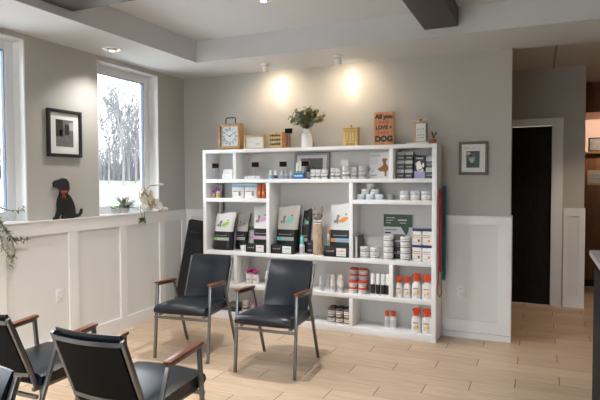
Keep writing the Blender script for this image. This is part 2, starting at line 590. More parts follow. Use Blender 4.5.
def tree(x, y, h, seed, label):
    rnd = random.Random(seed)
    t = thing('bare_tree', label, 'tree', (x, y, hill(x) - .02), rnd.uniform(0, 6), 'bare trees beyond the lawn')
    tb = B()
    top = h * 0.5
    tp = [(0, 0, 0), (rnd.uniform(-.1, .1), rnd.uniform(-.1, .1), top * .4), (rnd.uniform(-.3, .3), rnd.uniform(-.3, .3), top)]
    tb.tube(tp, h * .0105, 'bark', 7, h * .006)
    tb.build('trunk', t)
    bb = B()
    def branch(p, d, ln, r, lev):
        pts = [p]
        q = p.copy()
        dd = d.copy()
        for k in range(3):
            dd = (dd + Vector((rnd.uniform(-.22, .22), rnd.uniform(-.22, .22), rnd.uniform(-.02, .2)))).normalized()
            q = q + dd * ln / 3
            pts.append(q.copy())
        bb.tube(pts, r, 'bark', 4, r * .45)
        if lev < 3:
            for k in range(4 if lev < 2 else 3):
                i = rnd.choice((1, 2, 3))
                a = Vector((rnd.uniform(-1, 1), rnd.uniform(-1, 1), rnd.uniform(-.05, .8)))
                branch(pts[i], (dd * .8 + a * .75).normalized(), ln * rnd.uniform(.55, .75), r * .66, lev + 1)
    for k in range(7):
        z = top * rnd.uniform(.35, 1)
        f = z / top
        p = Vector((tp[2][0] * f, tp[2][1] * f, z))
        a = rnd.uniform(0, 6.28)
        branch(p, Vector((math.cos(a) * .5, math.sin(a) * .5, 1.0)).normalized(), h * rnd.uniform(.24, .38), h * .0070, 0)
    bb.build('branches', t)
for i, (d, az, h) in enumerate([(80, 42.1, 11.5), (94, 40.9, 11.5), (88, 43.5, 10), (104, 44.5, 12), (112, 41.5, 12), (92, 53.3, 12)]):
    a = R(az)
    lab = ['nearest bare branching tree in the middle of the right window', 'bare tree at the right side of the right window, beside the frame',
           'low bare tree left of the middle one in the right window', 'distant bare tree at the left edge of the right window',
           'distant bare tree just right of the middle one in the right window', 'bare tree in the sliver of view of the left window'][i]
    tree(3.85 - d * math.sin(a), -5.3 + d * math.cos(a), h * 1.45, 40 + i, lab)
b = B()                        # pale thicket behind the trees
rnd = random.Random(3)
for k in range(900):
    az = R(rnd.uniform(37, 56)); d = rnd.uniform(112, 135)
    x, y = 3.85 - d * math.sin(az), -5.3 + d * math.cos(az)
    h = rnd.uniform(3, 15) * (.75 + .25 * math.sin(az * 37))
    for q in range(2):
        z = hill(x)
        b.tube([(x, y, z), (x + rnd.uniform(-.5, .5), y + rnd.uniform(-.5, .5), z + h * .6), (x + rnd.uniform(-1.6, 1.6), y + rnd.uniform(-1.6, 1.6), z + h)], .09, 'bark', 3, .02)
o = b.build('thicket'); tag(o, 'pale tangled thicket far beyond the lawn', 'bushes', kind='stuff')

# ------------------------------------------------------------------ ceiling lamps
def can_light(x, y, z, label, glow):
    t = thing('recessed_light', label, 'ceiling light', (x, y, z))
    b = B(); b.lathe([(.050, -.001), (.085, -.001), (.088, -.006), (.078, -.011), (.056, -.008), (.050, -.003)], m='white_gloss', seg=28, cap0=False, cap1=False); b.build('trim_ring', t)
    b = B(); b.ball((0, 0, -.001), (.047, .047, .022), 'silver', 20, 10); b.build('eyeball', t)
    b = B(); b.lathe([(.024, -.026), (.026, -.022)], m=glow, seg=18); b.build('bulb', t)
can_light(0.31, -1.50, CE, 'round recessed ceiling light near the window wall', 'can_glow')
can_light(1.88, -1.54, TR, 'round recessed ceiling light at the top centre of the photo', 'can_glow')

def spot_head(x, y, label):
    t = thing('ceiling_spotlight', label, 'spotlight', (x, y, CE))
    b = B(); b.lathe([(.042, -.001), (.042, -.012), (.036, -.018)], m='white_gloss', seg=24); b.build('base_plate', t)
    b = B(); b.tube([(0, 0, -.017), (0, .012, -.04)], .011, 'white_gloss'); b.build('swivel', t)
    xf = Matrix.Translation((0, .018, -.05)) @ Matrix.Rotation(R(28), 4, 'X')
    b = B(); b.lathe([(.010, .030), (.024, .026), (.032, .012), (.033, -.026), (.029, -.026), (.026, -.018)], m='white_gloss', seg=24, xf=xf); b.build('lamp_head', t)
    b = B(); b.lathe([(.025, -.022), (.025, -.019)], m='bulb', seg=20, xf=xf); b.build('bulb', t)
spot_head(1.266, -.347, 'white ceiling spotlight lighting the wall above the leafy vase')
spot_head(2.070, -.380, 'white ceiling spotlight lighting the wall above the yellow box')

# ------------------------------------------------------------------ shelf unit
SX0, SX1, SF, SB = 0.465, 3.003, -0.309, -0.032
shelf = thing('shelf_unit', 'large white open shelf unit against the back wall, filled with products', 'shelf unit', (0, 0, 0))
P0 = SX0 + .042; P1 = SX1 - .043
Z0, Z1, ZS, Z2, Z3, Z4 = 1.84, 1.52, 1.315, .743, .388, .068
def sbox(name, x0, x1, z0, z1, y0=SF, y1=SB, m='melamine', bev=.0015):
    b = B(); b.box(x0, x1, y0, y1, z0, z1, m, bev); return b.build(name, shelf)
sbox('side_panel', SX0, P0, 0, Z0 - .0355)
sbox('side_panel', P1, SX1, 0, Z0 - .0355)
sbox('top_panel', SX0, SX1, Z0 - .035, Z0)
E_ = .0006
sbox('shelf_board', P0 + E_, P1 - E_, Z1 - .038, Z1)
sbox('shelf_board', P0 + E_, P1 - E_, Z2 - .042, Z2)
sbox('shelf_board', P0 + E_, P1 - E_, Z3 - .041, Z3)
sbox('base_board', P0 + E_, P1 - E_, 0.0, Z4)
sbox('shelf_board', P0 + E_, 1.2495, ZS - .040, ZS, SF, -.10)
sbox('shelf_board', 2.1995, P1 - E_, ZS - .040, ZS, SF, -.06)
for x0, x1, z0, z1 in ((.853, .89, Z1, Z0 - .035), (2.559, 2.598, Z1, Z0 - .035), (1.25, 1.288, Z2, Z1 - .038), (2.162, 2.199, Z2, Z1 - .038),
                       (.853, .89, Z3, Z2 - .042), (2.559, 2.598, Z3, Z2 - .042), (1.25, 1.288, Z4, Z3 - .041), (2.162, 2.199, Z4, Z3 - .041)):
    sbox('divider', x0, x1, z0 + E_, z1 - E_)
sbox('back_panel', P0 + .002, P1 - .002, Z1 + .001, Z0 - .036, -.042, -.033, 'melamine_back', 0)
sbox('back_panel', .585, P1 - .040, Z2 + .001, Z1 - .039, -.042, -.033, 'melamine_back', 0)
sbox('back_panel', P0 + .002, P1 - .002, Z3 + .001, Z2 - .043, -.042, -.033, 'melamine_back', 0)
sbox('back_panel', P0 + .002, P1 - .002, Z4 + .001, Z3 - .042, -.042, -.033, 'melamine_back', 0)

# ------------------------------------------------------------------ chairs
def v_arm(y):
    return .637 - (y + .232) * .0655

def make_chair(loc, rz, label, group='black armchairs with wooden armrests'):
    t = thing('waiting_chair', label, 'chair', loc, rz, group)
    for s in (-1, 1):
        b = B(); b.bar((s * .25, -.275, 0.0), (s * .25, -.220, .616), .022, .022, 'chair_metal', (1, 0, 0), .003); b.build('leg', t)
        b = B(); b.bar((s * .25, .285, 0.0), (s * .25, .046, .598), .022, .022, 'chair_metal', (1, 0, 0), .003); b.build('leg', t)
        b = B(); b.bar((s * .25, -.232, .619), (s * .25, .058, .600), .022, .016, 'chair_metal', (0, 0, 1), .002); b.build('arm_rail', t)
        b = B()
        vs = b.box(-.022, .022, -.240, .064, -.009, .009, 'arm_wood', .006, 3)
        for v in vs:
            v.co = Vector((s * .25 + v.co.x, v.co.y, v_arm(v.co.y) + v.co.z))
        b.build('armrest', t)
        b = B()
        b.bar((s * .205, .152, .385), (s * .207, .318, .795), .022, .020, 'chair_metal', (1, 0, 0), .003)
        b.build('back_upright', t)
        b = B()
        b.bar((s * .205, -.26, .375), (s * .205, .175, .375), .022, .020, 'chair_metal', (0, 0, 1), .002)
        b.build('seat_rail', t)
    b = B()
    b.bar((-.25, -.268, .352), (.25, -.268, .352), .020, .020, 'chair_metal', (0, 0, 1), .002)
    b.build('stretcher', t)
    b = B()
    b.bar((-.25, .185, .345), (.25, .185, .345), .020, .020, 'chair_metal', (0, 0, 1), .002)
    b.build('stretcher', t)
    # seat cushion: rounded front, slightly crowned
    b = B()
    nx, prof = 12, [(.150, .392), (-.24, .388), (-.300, .392), (-.322, .402), (-.330, .430), (-.318, .455), (-.27, .470), (-.10, .466), (.06, .456), (.138, .450)]
    grid = []
    for i in range(nx + 1):
        u = -1 + 2 * i / nx
        k = 1 - abs(u) ** 12
        row = []
        for (y, z) in prof:
            zz = z
            if z > .42:
                zz = z - (1 - k) * .014 + .006 * (1 - u * u)
            yy = y + (0.014 * abs(u) ** 3 if y < -.2 else 0)
            row.append(b.bm.verts.new((u * .232, yy, zz)))
        grid.append(row)
    n = len(prof)
    fs = []
    for i in range(nx):
        for j in range(n):
            fs.append(b.bm.faces.new((grid[i][j], grid[i][(j + 1) % n], grid[i + 1][(j + 1) % n], grid[i + 1][j])))
    fs.append(b.bm.faces.new(grid[0])); fs.append(b.bm.faces.new(list(reversed(grid[-1]))))
    b._set(fs, 'vinyl')
    b.build('seat', t, 50)
    # backrest pad: curved across, leaning back
    def back_pt(u, v, off):
        x = u * .192
        y = .150 + .41 * (v * .405) + off + .026 * (1 - u * u)
        z = .405 + v * .410
        return (x, y, z)
    def pad(nm, o0, o1, m0, v0, v1, hw=1.0, bulge=.012):
        b = B()
        NX, NV = 10, 6
        F, K = [], []
        for i in range(NX + 1):
            u = (-1 + 2 * i / NX) * hw
            fr, kr = [], []
            for j in range(NV + 1):
                v = v0 + (v1 - v0) * j / NV
                e = (1 - (u / hw) ** 4) * (1 - (2 * j / NV - 1) ** 4)
                r_ = .012 if (bulge and j in (0, NV)) else 0
                fr.append(b.bm.verts.new(back_pt(u, v, o0 - bulge * e + r_)))
                kr.append(b.bm.verts.new(back_pt(u, v, o1 - r_)))
            F.append(fr); K.append(kr)
        fs = []
        for i in range(NX):
            for j in range(NV):
                fs.append(b.bm.faces.new((F[i][j], F[i + 1][j], F[i + 1][j + 1], F[i][j + 1])))
                fs.append(b.bm.faces.new((K[i][j], K[i][j + 1], K[i + 1][j + 1], K[i + 1][j])))
            for j in (0, NV):
                fs.append(b.bm.faces.new((F[i][j], K[i][j], K[i + 1][j], F[i + 1][j])))
        for i in (0, NX):
            for j in range(NV):
                fs.append(b.bm.faces.new((F[i][j], F[i][j + 1], K[i][j + 1], K[i][j])))
        b._set(fs, m0)
        return b.build(nm, t, 50)
    pad('backrest', -.022, .012, 'vinyl', 0, 1)
    pad('back_cover', .0125, .022, 'back_weave', .03, .91, .97, 0)
    for v in (.14, .90):
        b = B()
        q = [(u * .212 / .2, v) for u in (-1, -.75, -.5, -.25, 0, .25, .5, .75, 1)]
        for i in range(len(q) - 1):
            p0 = Vector(back_pt(q[i][0], v, .027)); p1 = Vector(back_pt(q[i + 1][0], v, .027))
            b.bar(p0, p1 + (p1 - p0) * .04, .006, .020, 'chair_metal')
        b.build('back_band', t)
    return t
make_chair((1.102, -1.366, 0), .116, 'black armchair left of the pair before the shelves, under the green-labelled bag')
make_chair((1.925, -1.408, 0), .060, 'black armchair right of the pair before the shelves, nearest the lamp-lit middle')
make_chair((1.964, -3.155, 0), 3.165, 'black armchair seen from behind in the foreground, its grey back bands in full view')
make_chair((1.160, -3.090, 0), 3.141, 'black armchair cut by the left photo edge, standing beside the window wall')
make_chair((1.935, -4.28, 0), .02, 'black armchair of which only a backrest corner shows at the bottom left')

# ------------------------------------------------------------------ things on the shelf top
def bars(b, x0, x1, z, y, n, m, h=.006, gap=.3, seed=1, vary=.5):
    """a line of printing: n dark dashes"""
    rnd = random.Random(seed)
    w = (x1 - x0) / n
    for i in range(n):
        a = x0 + i * w
        b.box(a, a + w * (1 - gap), y - .0006, y, z, z + h * (1 - vary * rnd.random()), m)

t = thing('mantel_clock', 'square oak mantel clock with a carrying handle on the shelf top', 'clock', (.759, -.195, Z0))
w, hh = .138, .287
b = B()
b.box(-w, -w + .028, -.045, .045, .014, hh, 'oak', .003); b.box(w - .028, w, -.045, .045, .014, hh, 'oak', .003)
b.box(-w + .028, w - .028, -.045, .045, hh - .028, hh, 'oak', .003); b.box(-w + .028, w - .028, -.045, .045, .014, .042, 'oak', .003)
b.box(-w + .028, w - .028, .02, .04, .042, hh - .028, 'oak')
b.build('case', t)
b = B()
for s in (-1, 1):
    b.box(s * .1 - .018, s * .1 + .018, -.03, .03, 0, .0135, 'oak', .003)
b.build('feet', t)
b = B(); b.box(-w + .029, w - .029, -.022, .019, .043, hh - .029, 'clock_face'); f = b.build('dial', t)
b = B()
cz = .15
for k, (num, nb) in enumerate([('XII', 3), ('I', 1), ('II', 2), ('III', 3), ('IV', 3), ('V', 2), ('VI', 3), ('VII', 3), ('VIII', 4), ('IX', 2), ('X', 2), ('XI', 3)]):
    a = math.pi / 2 - k * math.pi / 6
    xf = Matrix.Translation((math.cos(a) * .078, 0, cz + math.sin(a) * .078)) @ Matrix.Rotation(-(a - math.pi / 2), 4, 'Y')
    for q in range(nb):
        b.box((q - (nb - 1) / 2) * .010 - .0028, (q - (nb - 1) / 2) * .010 + .0028, -.0238, -.0222, -.019, .019, 'grey_print', xf=xf)
b.build('numerals', f)
b = B()
for a, ln, wd in ((R(150), .045, .006), (R(35), .062, .005)):
    b.bar((0, -.025, cz), (math.cos(a) * ln, -.025, cz + math.sin(a) * ln), .003, wd, 'black', (0, 1, 0))
b.lathe([(.008, 0), (.008, .004)], m='black', seg=14, xf=Matrix.Translation((0, -.023, cz)) @ Matrix.Rotation(R(90), 4, 'X'))
b.build('hands', f)
b = B()
pts = [(-.062, 0, hh - .001), (-.062, 0, hh + .045)] + [(-.062 + .018 * (1 - math.cos(R(a))), 0, hh + .045 + .022 * math.sin(R(a))) for a in (30, 60, 90)] + [(.044 + .018 * math.sin(R(a)), 0, hh + .045 + .022 * math.cos(R(a))) for a in (0, 30, 60, 90)] + [(.062, 0, hh - .001)]
b.tube(pts, .0065, 'black', 8); b.build('handle', t)

t = thing('framed_sign', 'small white sign in a wooden frame right of the mantel clock', 'sign', (1.066, -.215, Z0))
b = B()
fw, fh = .123, .15
b.box(-fw, fw, -.02, .02, 0, .016, 'oak_pale', .002); b.box(-fw, fw, -.02, .02, fh - .016, fh, 'oak_pale', .002)
b.box(-fw, -fw + .016, -.02, .02, .016, fh - .016, 'oak_pale', .002); b.box(fw - .016, fw, -.02, .02, .016, fh - .016, 'oak_pale', .002)
b.build('frame', t)
b = B(); b.box(-fw + .017, fw - .017, -.006, .01, .017, fh - .017, 'paper'); p = b.build('panel', t)
b = B(); bars(b, -.05, .0, .078, -.0065, 5, 'pale_print', .007, .2, 3); bars(b, .015, .075, .052, -.0065, 7, 'grey_print', .010, .15, 4); bars(b, -.06, .06, .036, -.0065, 12, 'pale_print', .004, .3, 5)
b.build('lettering', p)

t = thing('box_sign', 'small wooden block sign with three dark lines of lettering', 'sign', (1.345, -.195, Z0))
b = B(); b.box(-.09, .062, -.055, .055, 0, .172, 'oak_pale', .003); b.box(.062, .110, -.054, .055, 0.001, .171, 'terracotta_wood', .003); p = b.build('block', t)
b = B()
for i, z in enumerate((.125, .080, .035)):
    bars(b, -.075, .05, z, -.0555, 6, 'black', .026, .22, 10 + i, .35)
b.build('lettering', p)

def price_tag(x, y, z0, h, label, w=.088, hb=.056, m='chalk', border='oak', rz=0):
    t = thing('price_tag', label, 'price tag', (x, y, z0), rz)
    b = B(); b.box(-.022, .022, -.016, .016, 0, .005, 'pale_grey', .001); b.build('base', t)
    b = B(); b.tube([(0, 0, .0045), (0, 0, h - hb + .002)], .0022, 'silver', 6); b.build('stem', t)
    b = B(); b.box(-w / 2, w / 2, -.004, .002, h - hb, h, border, .001); b.box(-w / 2 + .003, w / 2 - .003, -.0055, -.004, h - hb + .003, h - .003, m); s = b.build('sign', t)
    return t
TG = [(.609, Z1, .176, 'small black price tag left of the stacked white boxes in the top left cubby'),
      (1.105, Z1, .182, 'small black price tag standing over the flat white carton'),
      (1.432, Z1, .182, 'small black price tag standing in front of the little bottles'),
      (1.683, Z1, .184, 'small black price tag right of the blue display box')]
for x, z, h, lab in TG:
    price_tag(x, -.272, z, h, lab)
price_tag(1.492, -.262, Z0, .203, 'small black price tag on the shelf top beside the wooden block sign')
price_tag(2.102, -.270, Z1, .186, 'small tan and grey price tag above the tall white tubs', .088, .058, 'pale_print', 'oak_pale')

# vase with eucalyptus
t = thing('flower_vase', 'white ceramic vase on the shelf top holding leafy branches', 'vase', (1.657, -.17, Z0))
b = B()
b.lathe([(.050, 0), (.058, .008), (.060, .05), (.059, .125), (.052, .150), (.041, .160), (.041, .188), (.044, .194), (.038, .194), (.034, .180), (.034, .165)], m='white_gloss', seg=28, cap1=False)
b.build('body', t)
t = thing('eucalyptus_bouquet', 'leafy green eucalyptus branches standing in the white vase', 'plant', (1.657, -.17, Z0 + .18))
rnd = random.Random(5)
b = B(); lv = B()
for k in range(30):
    a = 2 * math.pi * k / 30 + rnd.uniform(-.2, .2)
    sp = rnd.uniform(.05, .205)
    hgt = .235 * math.sqrt(max(.05, 1 - (sp / .225) ** 2)) * rnd.uniform(.62, 1.06)
    tip = Vector((math.cos(a) * sp, math.sin(a) * sp * .62, hgt))
    mid = Vector((tip.x * .35, tip.y * .35, hgt * .62))
    b.tube([(math.cos(a) * .010, math.sin(a) * .010, -.09), (math.cos(a) * .017, math.sin(a) * .017, .02), mid, tip], .0022, 'stem', 5, .0012)
    for q in range(11):
        f = .26 + .78 * q / 10
        c = (mid.lerp(tip, (f - .35) / .65) if f > .35 else Vector((0, 0, .04)).lerp(mid, f / .35)) + Vector((rnd.uniform(-.022, .022), rnd.uniform(-.022, .022), rnd.uniform(-.018, .018)))
        r = rnd.uniform(.017, .030)
        n = Vector((rnd.uniform(-1, 1), rnd.uniform(-1.6, .3), rnd.uniform(-.2, 1))).normalized()
        s = n.orthogonal().normalized(); u = n.cross(s)
        m_ = rnd.choice(['leaf_dark', 'leaf_olive', 'leaf_olive', 'leaf_blue', 'leaf_dark'])
        vs = [lv.bm.verts.new(c + s * math.cos(2 * math.pi * i / 8) * r + u * math.sin(2 * math.pi * i / 8) * r * .75 + n * (.004 * math.cos(4 * math.pi * i / 8))) for i in range(8)]
        lv._set([lv.bm.faces.new(vs)], m_)
b.build('stems', t); lv.build('leaves', t)

t = thing('yellow_lantern_box', 'pale yellow wooden lantern box with a knob on the shelf top', 'lantern', (2.135, -.165, Z0), R(8))
b = B(); b.box(-.075, .075, -.055, .055, 0, .178, 'lantern_yellow', .004); b.box(-.084, .084, -.063, .063, .178, .190, 'lantern_yellow', .003)
b.build('body', t)
b = B()
for s in (-1, 1):
    b.box(s * .030 - .018, s * .030 + .018, -.0565, -.0553, .045, .150, 'oak'); b.box(s * .030 - .012, s * .030 + .012, -.058, -.0567, .052, .144, 'lantern_yellow')
b.box(-.045, .045, -.0565, -.0553, .014, .032, 'oak')
b.build('front_panel', t)
b = B(); b.ball((0, 0, .203), (.012, .012, .013), 'oak'); b.build('knob', t)

t = thing('wooden_sign', 'rust coloured wooden plank sign with black lettering about love and a dog', 'sign', (2.466, -.14, Z0))
b = B()
for i in range(4):
    b.box(-.098 + i * .049, -.0495 + i * .049, -.014, .014, 0, .330, 'sign_wood', .0015)
b.build('board', t)
text_part('All you', .060, (0, -.0155, .285), 'black', t, bold=.0028)
text_part('need is', .034, (0, -.0155, .232), 'rust', t, bold=.0006)
text_part('LOVE +', .050, (0, -.0155, .178), 'black', t, bold=.0018)
text_part('and a', .034, (0, -.0155, .130), 'rust', t, bold=.0006)
text_part('DOG', .076, (0, -.0155, .066), 'black', t, bold=.0040)

t = thing('paper_stack', 'low stack of white paper at the right end of the shelf top', 'paper', (2.825, -.22, Z0))
b = B(); b.box(-.11, .10, -.075, .075, 0, .007, 'paper'); b.box(-.105, .097, -.07, .072, .0075, .014, 'white'); b.build('sheets', t)
t = thing('framed_note', 'small framed note with a bow on top at the right end of the shelf', 'frame', (2.833, -.20, Z0 + .0145))
b = B()
b.box(-.062, .062, -.010, .010, .0, .014, 'oak_pale', .001); b.box(-.062, .062, -.010, .010, .182, .196, 'oak_pale', .001)
b.box(-.062, -.048, -.010, .010, .014, .182, 'oak_pale', .001); b.box(.048, .062, -.010, .010, .014, .182, 'frame_grey', .001)
b.build('frame', t)
b = B(); b.box(-.047, .047, -.003, .006, .015, .181, 'paper'); p = b.build('note', t)
b = B()
for i, z in enumerate((.125, .098, .07, .045)):
    bars(b, -.035, .035, z, -.0035, 5, 'grey_print' if i != 1 else 'pale_print', .010, .3, 20 + i)
b.build('lettering', p)
b = B()
for s in (-1, 1):
    xf = Matrix.Translation((s * .036, 0, .214)) @ Matrix.Rotation(R(s * -12), 4, 'Y')
    b.ball((0, 0, 0), (.036, .010, .014), 'pale_grey', 12, 7, xf)
b.ball((0, -.004, .212), .012, 'brown_dog', 10, 6)
b.tube([(.06, -.004, .215), (.085, -.004, .205)], .004, 'pale_grey', 6); b.tube([(-.06, -.004, .215), (-.09, -.004, .210)], .004, 'pale_grey', 6)
b.build('bow', t)
t = thing('potted_plant', 'tiny dark plant in a red pot at the right end of the shelf top', 'plant', (2.952, -.20, Z0))
b = B(); b.lathe([(.018, 0), (.025, .036), (.027, .038), (.027, .044), (.022, .044), (.021, .036)], m='terracotta', seg=18); b.build('pot', t)
b = B()
rnd = random.Random(2)
for k in range(16):
    a = rnd.uniform(0, 6.28); e = rnd.uniform(.01, .032); h = rnd.uniform(.05, .085)
    b.tube([(0, 0, .040), (math.cos(a) * e * .5, math.sin(a) * e * .5, .04 + h * .55), (math.cos(a) * e, math.sin(a) * e, .04 + h)], .006, 'black' if k % 3 else 'leaf_olive', 5, .002)
b.build('foliage', t)

# ------------------------------------------------------------------ product kinds
def jar(name, label, cat, x, y, z, r, h, group=None, body='white', lid='white', band=None, lidf=.22, marks=1, gap=.97):
    """round tub: body with a printed band, plus a lid"""
    t = thing(name, label, cat, (x, y, z), 0, group)
    hb = h * (1 - lidf)
    bm_ = band or 'pale_print'
    b = B()
    b.lathe([(r * .90, 0), (r * .93, .003), (r * .94, hb * .22), (r * .945, hb * .24), (r * .945, hb * .42), (r * .94, hb * .44), (r * .95, hb)], m=body,
            ms=[body, body, bm_, bm_, bm_, body], seg=20)
    p = b.build('body', t)
    b = B(); b.lathe([(r, hb + .0004), (r, h - .003), (r * .95, h)], m=lid, seg=20); b.build('lid', t)
    if marks:
        b = B()
        rnd = random.Random(int(x * 1000 + z * 77))
        for i in range(7):
            a = -math.pi / 2 + (i - 3) * .24
            zz = hb * (.62 + .12 * rnd.random())
            xf = Matrix.Translation((math.cos(a) * r * .955, math.sin(a) * r * .955, zz)) @ Matrix.Rotation(a + math.pi / 2, 4, 'Z')
            b.box(-r * .09, r * .09, -.0008, .0008, 0, hb * .13, 'grey_print', xf=xf)
        b.build('print', p)
    return t

def bottle(name, label, cat, x, y, z, r, h, group=None, body='white', cap='white', lab=None, capf=.28, sy=1.0, cr=.70):
    t = thing(name, label, cat, (x, y, z), 0, group)
    hb = h * (1 - capf)
    l = lab or body
    b = B()
    b.lathe([(r * .92, 0), (r, .004), (r, hb * .12), (r, hb * .70), (r, hb * .84), (r * cr, hb * .97), (r * cr * .85, hb)], ms=[body, body, l, body, body, body], seg=18, sy=sy)
    b.build('body', t)
    b = B(); b.lathe([(r * cr, hb + .0004), (r * cr, h - .006), (r * cr * .75, h)], m=cap, seg=16, sy=sy); b.build('cap', t)
    return t

def carton(name, label, cat, x, y, z, w, d, h, group=None, top='white', low='white', split=.5, text='pale_print', rz=0, tm=None):
    t = thing(name, label, cat, (x, y, z), rz, group)
    b = B()
    b.box(-w / 2, w / 2, -d / 2, d / 2, 0, h * split, low)
    b.box(-w / 2, w / 2, -d / 2, d / 2, h * split, h, top)
    bmesh.ops.remove_doubles(b.bm, verts=b.bm.verts[:], dist=1e-5)
    p = b.build('box', t)
    b = B()
    bars(b, -w * .38, w * .38, h * split * .40, -d / 2 - .0002, 5, text, h * .14, .2, int(x * 100))
    bars(b, -w * .30, w * .30, h * (split + (1 - split) * .4), -d / 2 - .0002, 4, tm or 'grey_print', h * .12, .3, int(x * 100) + 3)
    b.build('print', p)
    return t

def food_bag(label, x, y, z, w, d, h, upper, accent, lean=0.0, rz=0.0, split=.50, label_m=None, animal='grey_fur'):
    """pillow shaped pet food bag: black lower half, pale upper half, pinched top"""
    t = thing('pet_food_bag', label, 'pet food bag', (x, y, z), rz, None)
    b = B()
    NX, NZ = 10, 14
    def pt(i, j, side):
        u = -1 + 2 * i / NX
        v = j / NZ
        hw = w / 2 * (1 - .03 * math.sin(v * 3.14))
        th = d / 2 * (1 - max(0, (v - .45) / .55) ** 1.4) * (1 - .35 * u ** 4) + .004
        if v < .06:
            th *= .86 + v * 2.3
        yy = side * th * (1 - .55 * abs(u) ** 8)
        return (u * hw + lean * v * v, yy + .02 * v, v * h + (.012 * math.sin(u * 2.5) if v > .8 else 0) * (v - .8) * 5)
    G = {}
    for s in (-1, 1):
        for i in range(NX + 1):
            for j in range(NZ + 1):
                G[s, i, j] = b.bm.verts.new(pt(i, j, s))
    up, lo = [], []
    for s in (-1, 1):
        for i in range(NX):
            for j in range(NZ):
                f = b.bm.faces.new([G[s, i, j], G[s, i + 1, j], G[s, i + 1, j + 1], G[s, i, j + 1]])
                u = -1 + 2 * (i + .5) / NX
                (lo if (j + .5) / NZ < split + .055 * (1 - u * u) - .02 else up).append(f)
    for j in range(NZ):
        for i in (0, NX):
            lo.append(b.bm.faces.new([G[-1, i, j], G[1, i, j], G[1, i, j + 1], G[-1, i, j + 1]]))
    for i in range(NX):
        for j in (0, NZ):
            (lo if j == 0 else up).append(b.bm.faces.new([G[-1, i, j], G[-1, i + 1, j], G[1, i + 1, j], G[1, i, j]]))
    b._set(up, upper); b._set(lo, 'bag_black')
    b.build('bag', t, 60)
    # printed label strip and picture, following the front
    def front(v):
        return pt(NX // 2, int(round(v * NZ)), -1)[1] - .003
    b = B()
    z0 = h * .265
    yf = front(.28)
    b.box(-w * .40, -w * .20, yf - .002, yf + .001, z0, z0 + h * .075, accent)
    b.box(-w * .195, w * .38, yf - .002, yf + .001, z0, z0 + h * .075, label_m or 'pale_grey')
    bars(b, -w * .15, w * .34, z0 + h * .022, yf - .0022, 6, accent, h * .03, .2, 3)
    bars(b, -w * .30, w * .30, h * .385, yf - .001, 7, 'grey_print', h * .03, .2, 5)
    b.build('label', t)
    b = B()
    def yat(zz):
        v = zz / h
        k = v * NZ; j = min(int(k), NZ - 1)
        a0, a1 = pt(NX // 2, j, -1)[1], pt(NX // 2, j + 1, -1)[1]
        return a0 + (a1 - a0) * (k - j) - .0035
    def blob(px, pz, rx, rz_, m, ang=0):
        zz = pz * h
        xf = Matrix.Translation((px * w + lean * pz * pz, yat(zz), zz)) @ Matrix.Rotation(R(ang), 4, 'Y')
        b.ball((0, 0, 0), (rx * w, .004, rz_ * h), m, 12, 6, None)
        for v in list(b.bm.verts)[-84:]:
            pass
        return xf
    def disc(px, pz, rx, rz_, m, ang=0):
        zz = pz * h
        c = Vector((px * w + lean * pz * pz, 0, zz))
        vs = []
        for k in range(14):
            a = 2 * math.pi * k / 14
            dx, dz = math.cos(a) * rx * w, math.sin(a) * rz_ * h
            ca, sa = math.cos(R(ang)), math.sin(R(ang))
            X, Zp = c.x + dx * ca - dz * sa, c.z + dx * sa + dz * ca
            vs.append(b.bm.verts.new((X, yat(min(max(Zp, 0), h * .99)), Zp)))
        b._set([b.bm.faces.new(vs)], m)
    disc(.10, .70, .21, .045, accent, 24)
    disc(-.16, .69, .055, .075, animal)
    disc(-.14, .76, .065, .035, animal, 20)
    disc(-.26, .66, .05, .035, animal)
    disc(.18, .80, .05, .02, animal, 15)
    b.build('picture', t)
    return t

def trigger_bottle(label, x, y, z, w, h, group=None, big=True):
    t = thing('spray_bottle', label, 'spray bottle', (x, y, z), 0, group)
    hb = h * .70
    b = B()
    b.lathe([(w * .46, 0), (w * .5, .006), (w * .5, hb * .72), (w * .44, hb * .86), (w * .22, hb * .97), (w * .2, hb)], m='white', seg=20, sy=.62)
    b.build('body', t)
    b = B()
    yf = -w * .5 * .62 - .001
    bars(b, -w * .28, w * .28, hb * .56, yf, 4, 'terracotta', hb * .07, .15, 5, .2)
    b.box(-w * .10, w * .16, yf - .0008, yf, hb * .22, hb * .42, 'yellow'); b.box(w * .12, w * .26, yf + .002, yf + .0035, hb * .30, hb * .46, 'orange')
    b.box(-w * .26, -w * .12, yf + .002, yf + .0035, hb * .16, hb * .38, 'pale_print')
    b.build('label', t)
    b = B()
    c = w * .29
    b.lathe([(c, hb + .0005), (c, hb + h * .05), (c * .7, hb + h * .07), (c * .65, hb + h * .11)], m='trigger_red', seg=16)
    xf = Matrix.Rotation(R(25), 4, 'Z')
    b.box(-c * 1.05, c * 1.35, -c * .72, c * .72, hb + h * .085, hb + h * .30, 'trigger_red', .011, 3, xf)
    b.box(c * 1.2, c * 1.55, -c * .3, c * .3, hb + h * .02, hb + h * .14, 'trigger_red', .003, 2, xf)
    b.box(-c * 1.5, -c * .9, -c * .35, c * .35, hb + h * .18, hb + h * .26, 'trigger_red', .003, 2, xf)
    b.build('trigger', t)
    return t

# ---- row 1, left cubby
carton('product_box', 'white box with an orange mark, lower of the pair in the top left cubby', 'box', .735, -.20, Z1, .122, .09, .056, None, split=.3, tm='orange', text='teal')
carton('product_box', 'white box with a red stripe, upper of the pair in the top left cubby', 'box', .742, -.20, Z1 + .0565, .108, .085, .054, None, split=.3, tm='red_lid', text='pale_print')
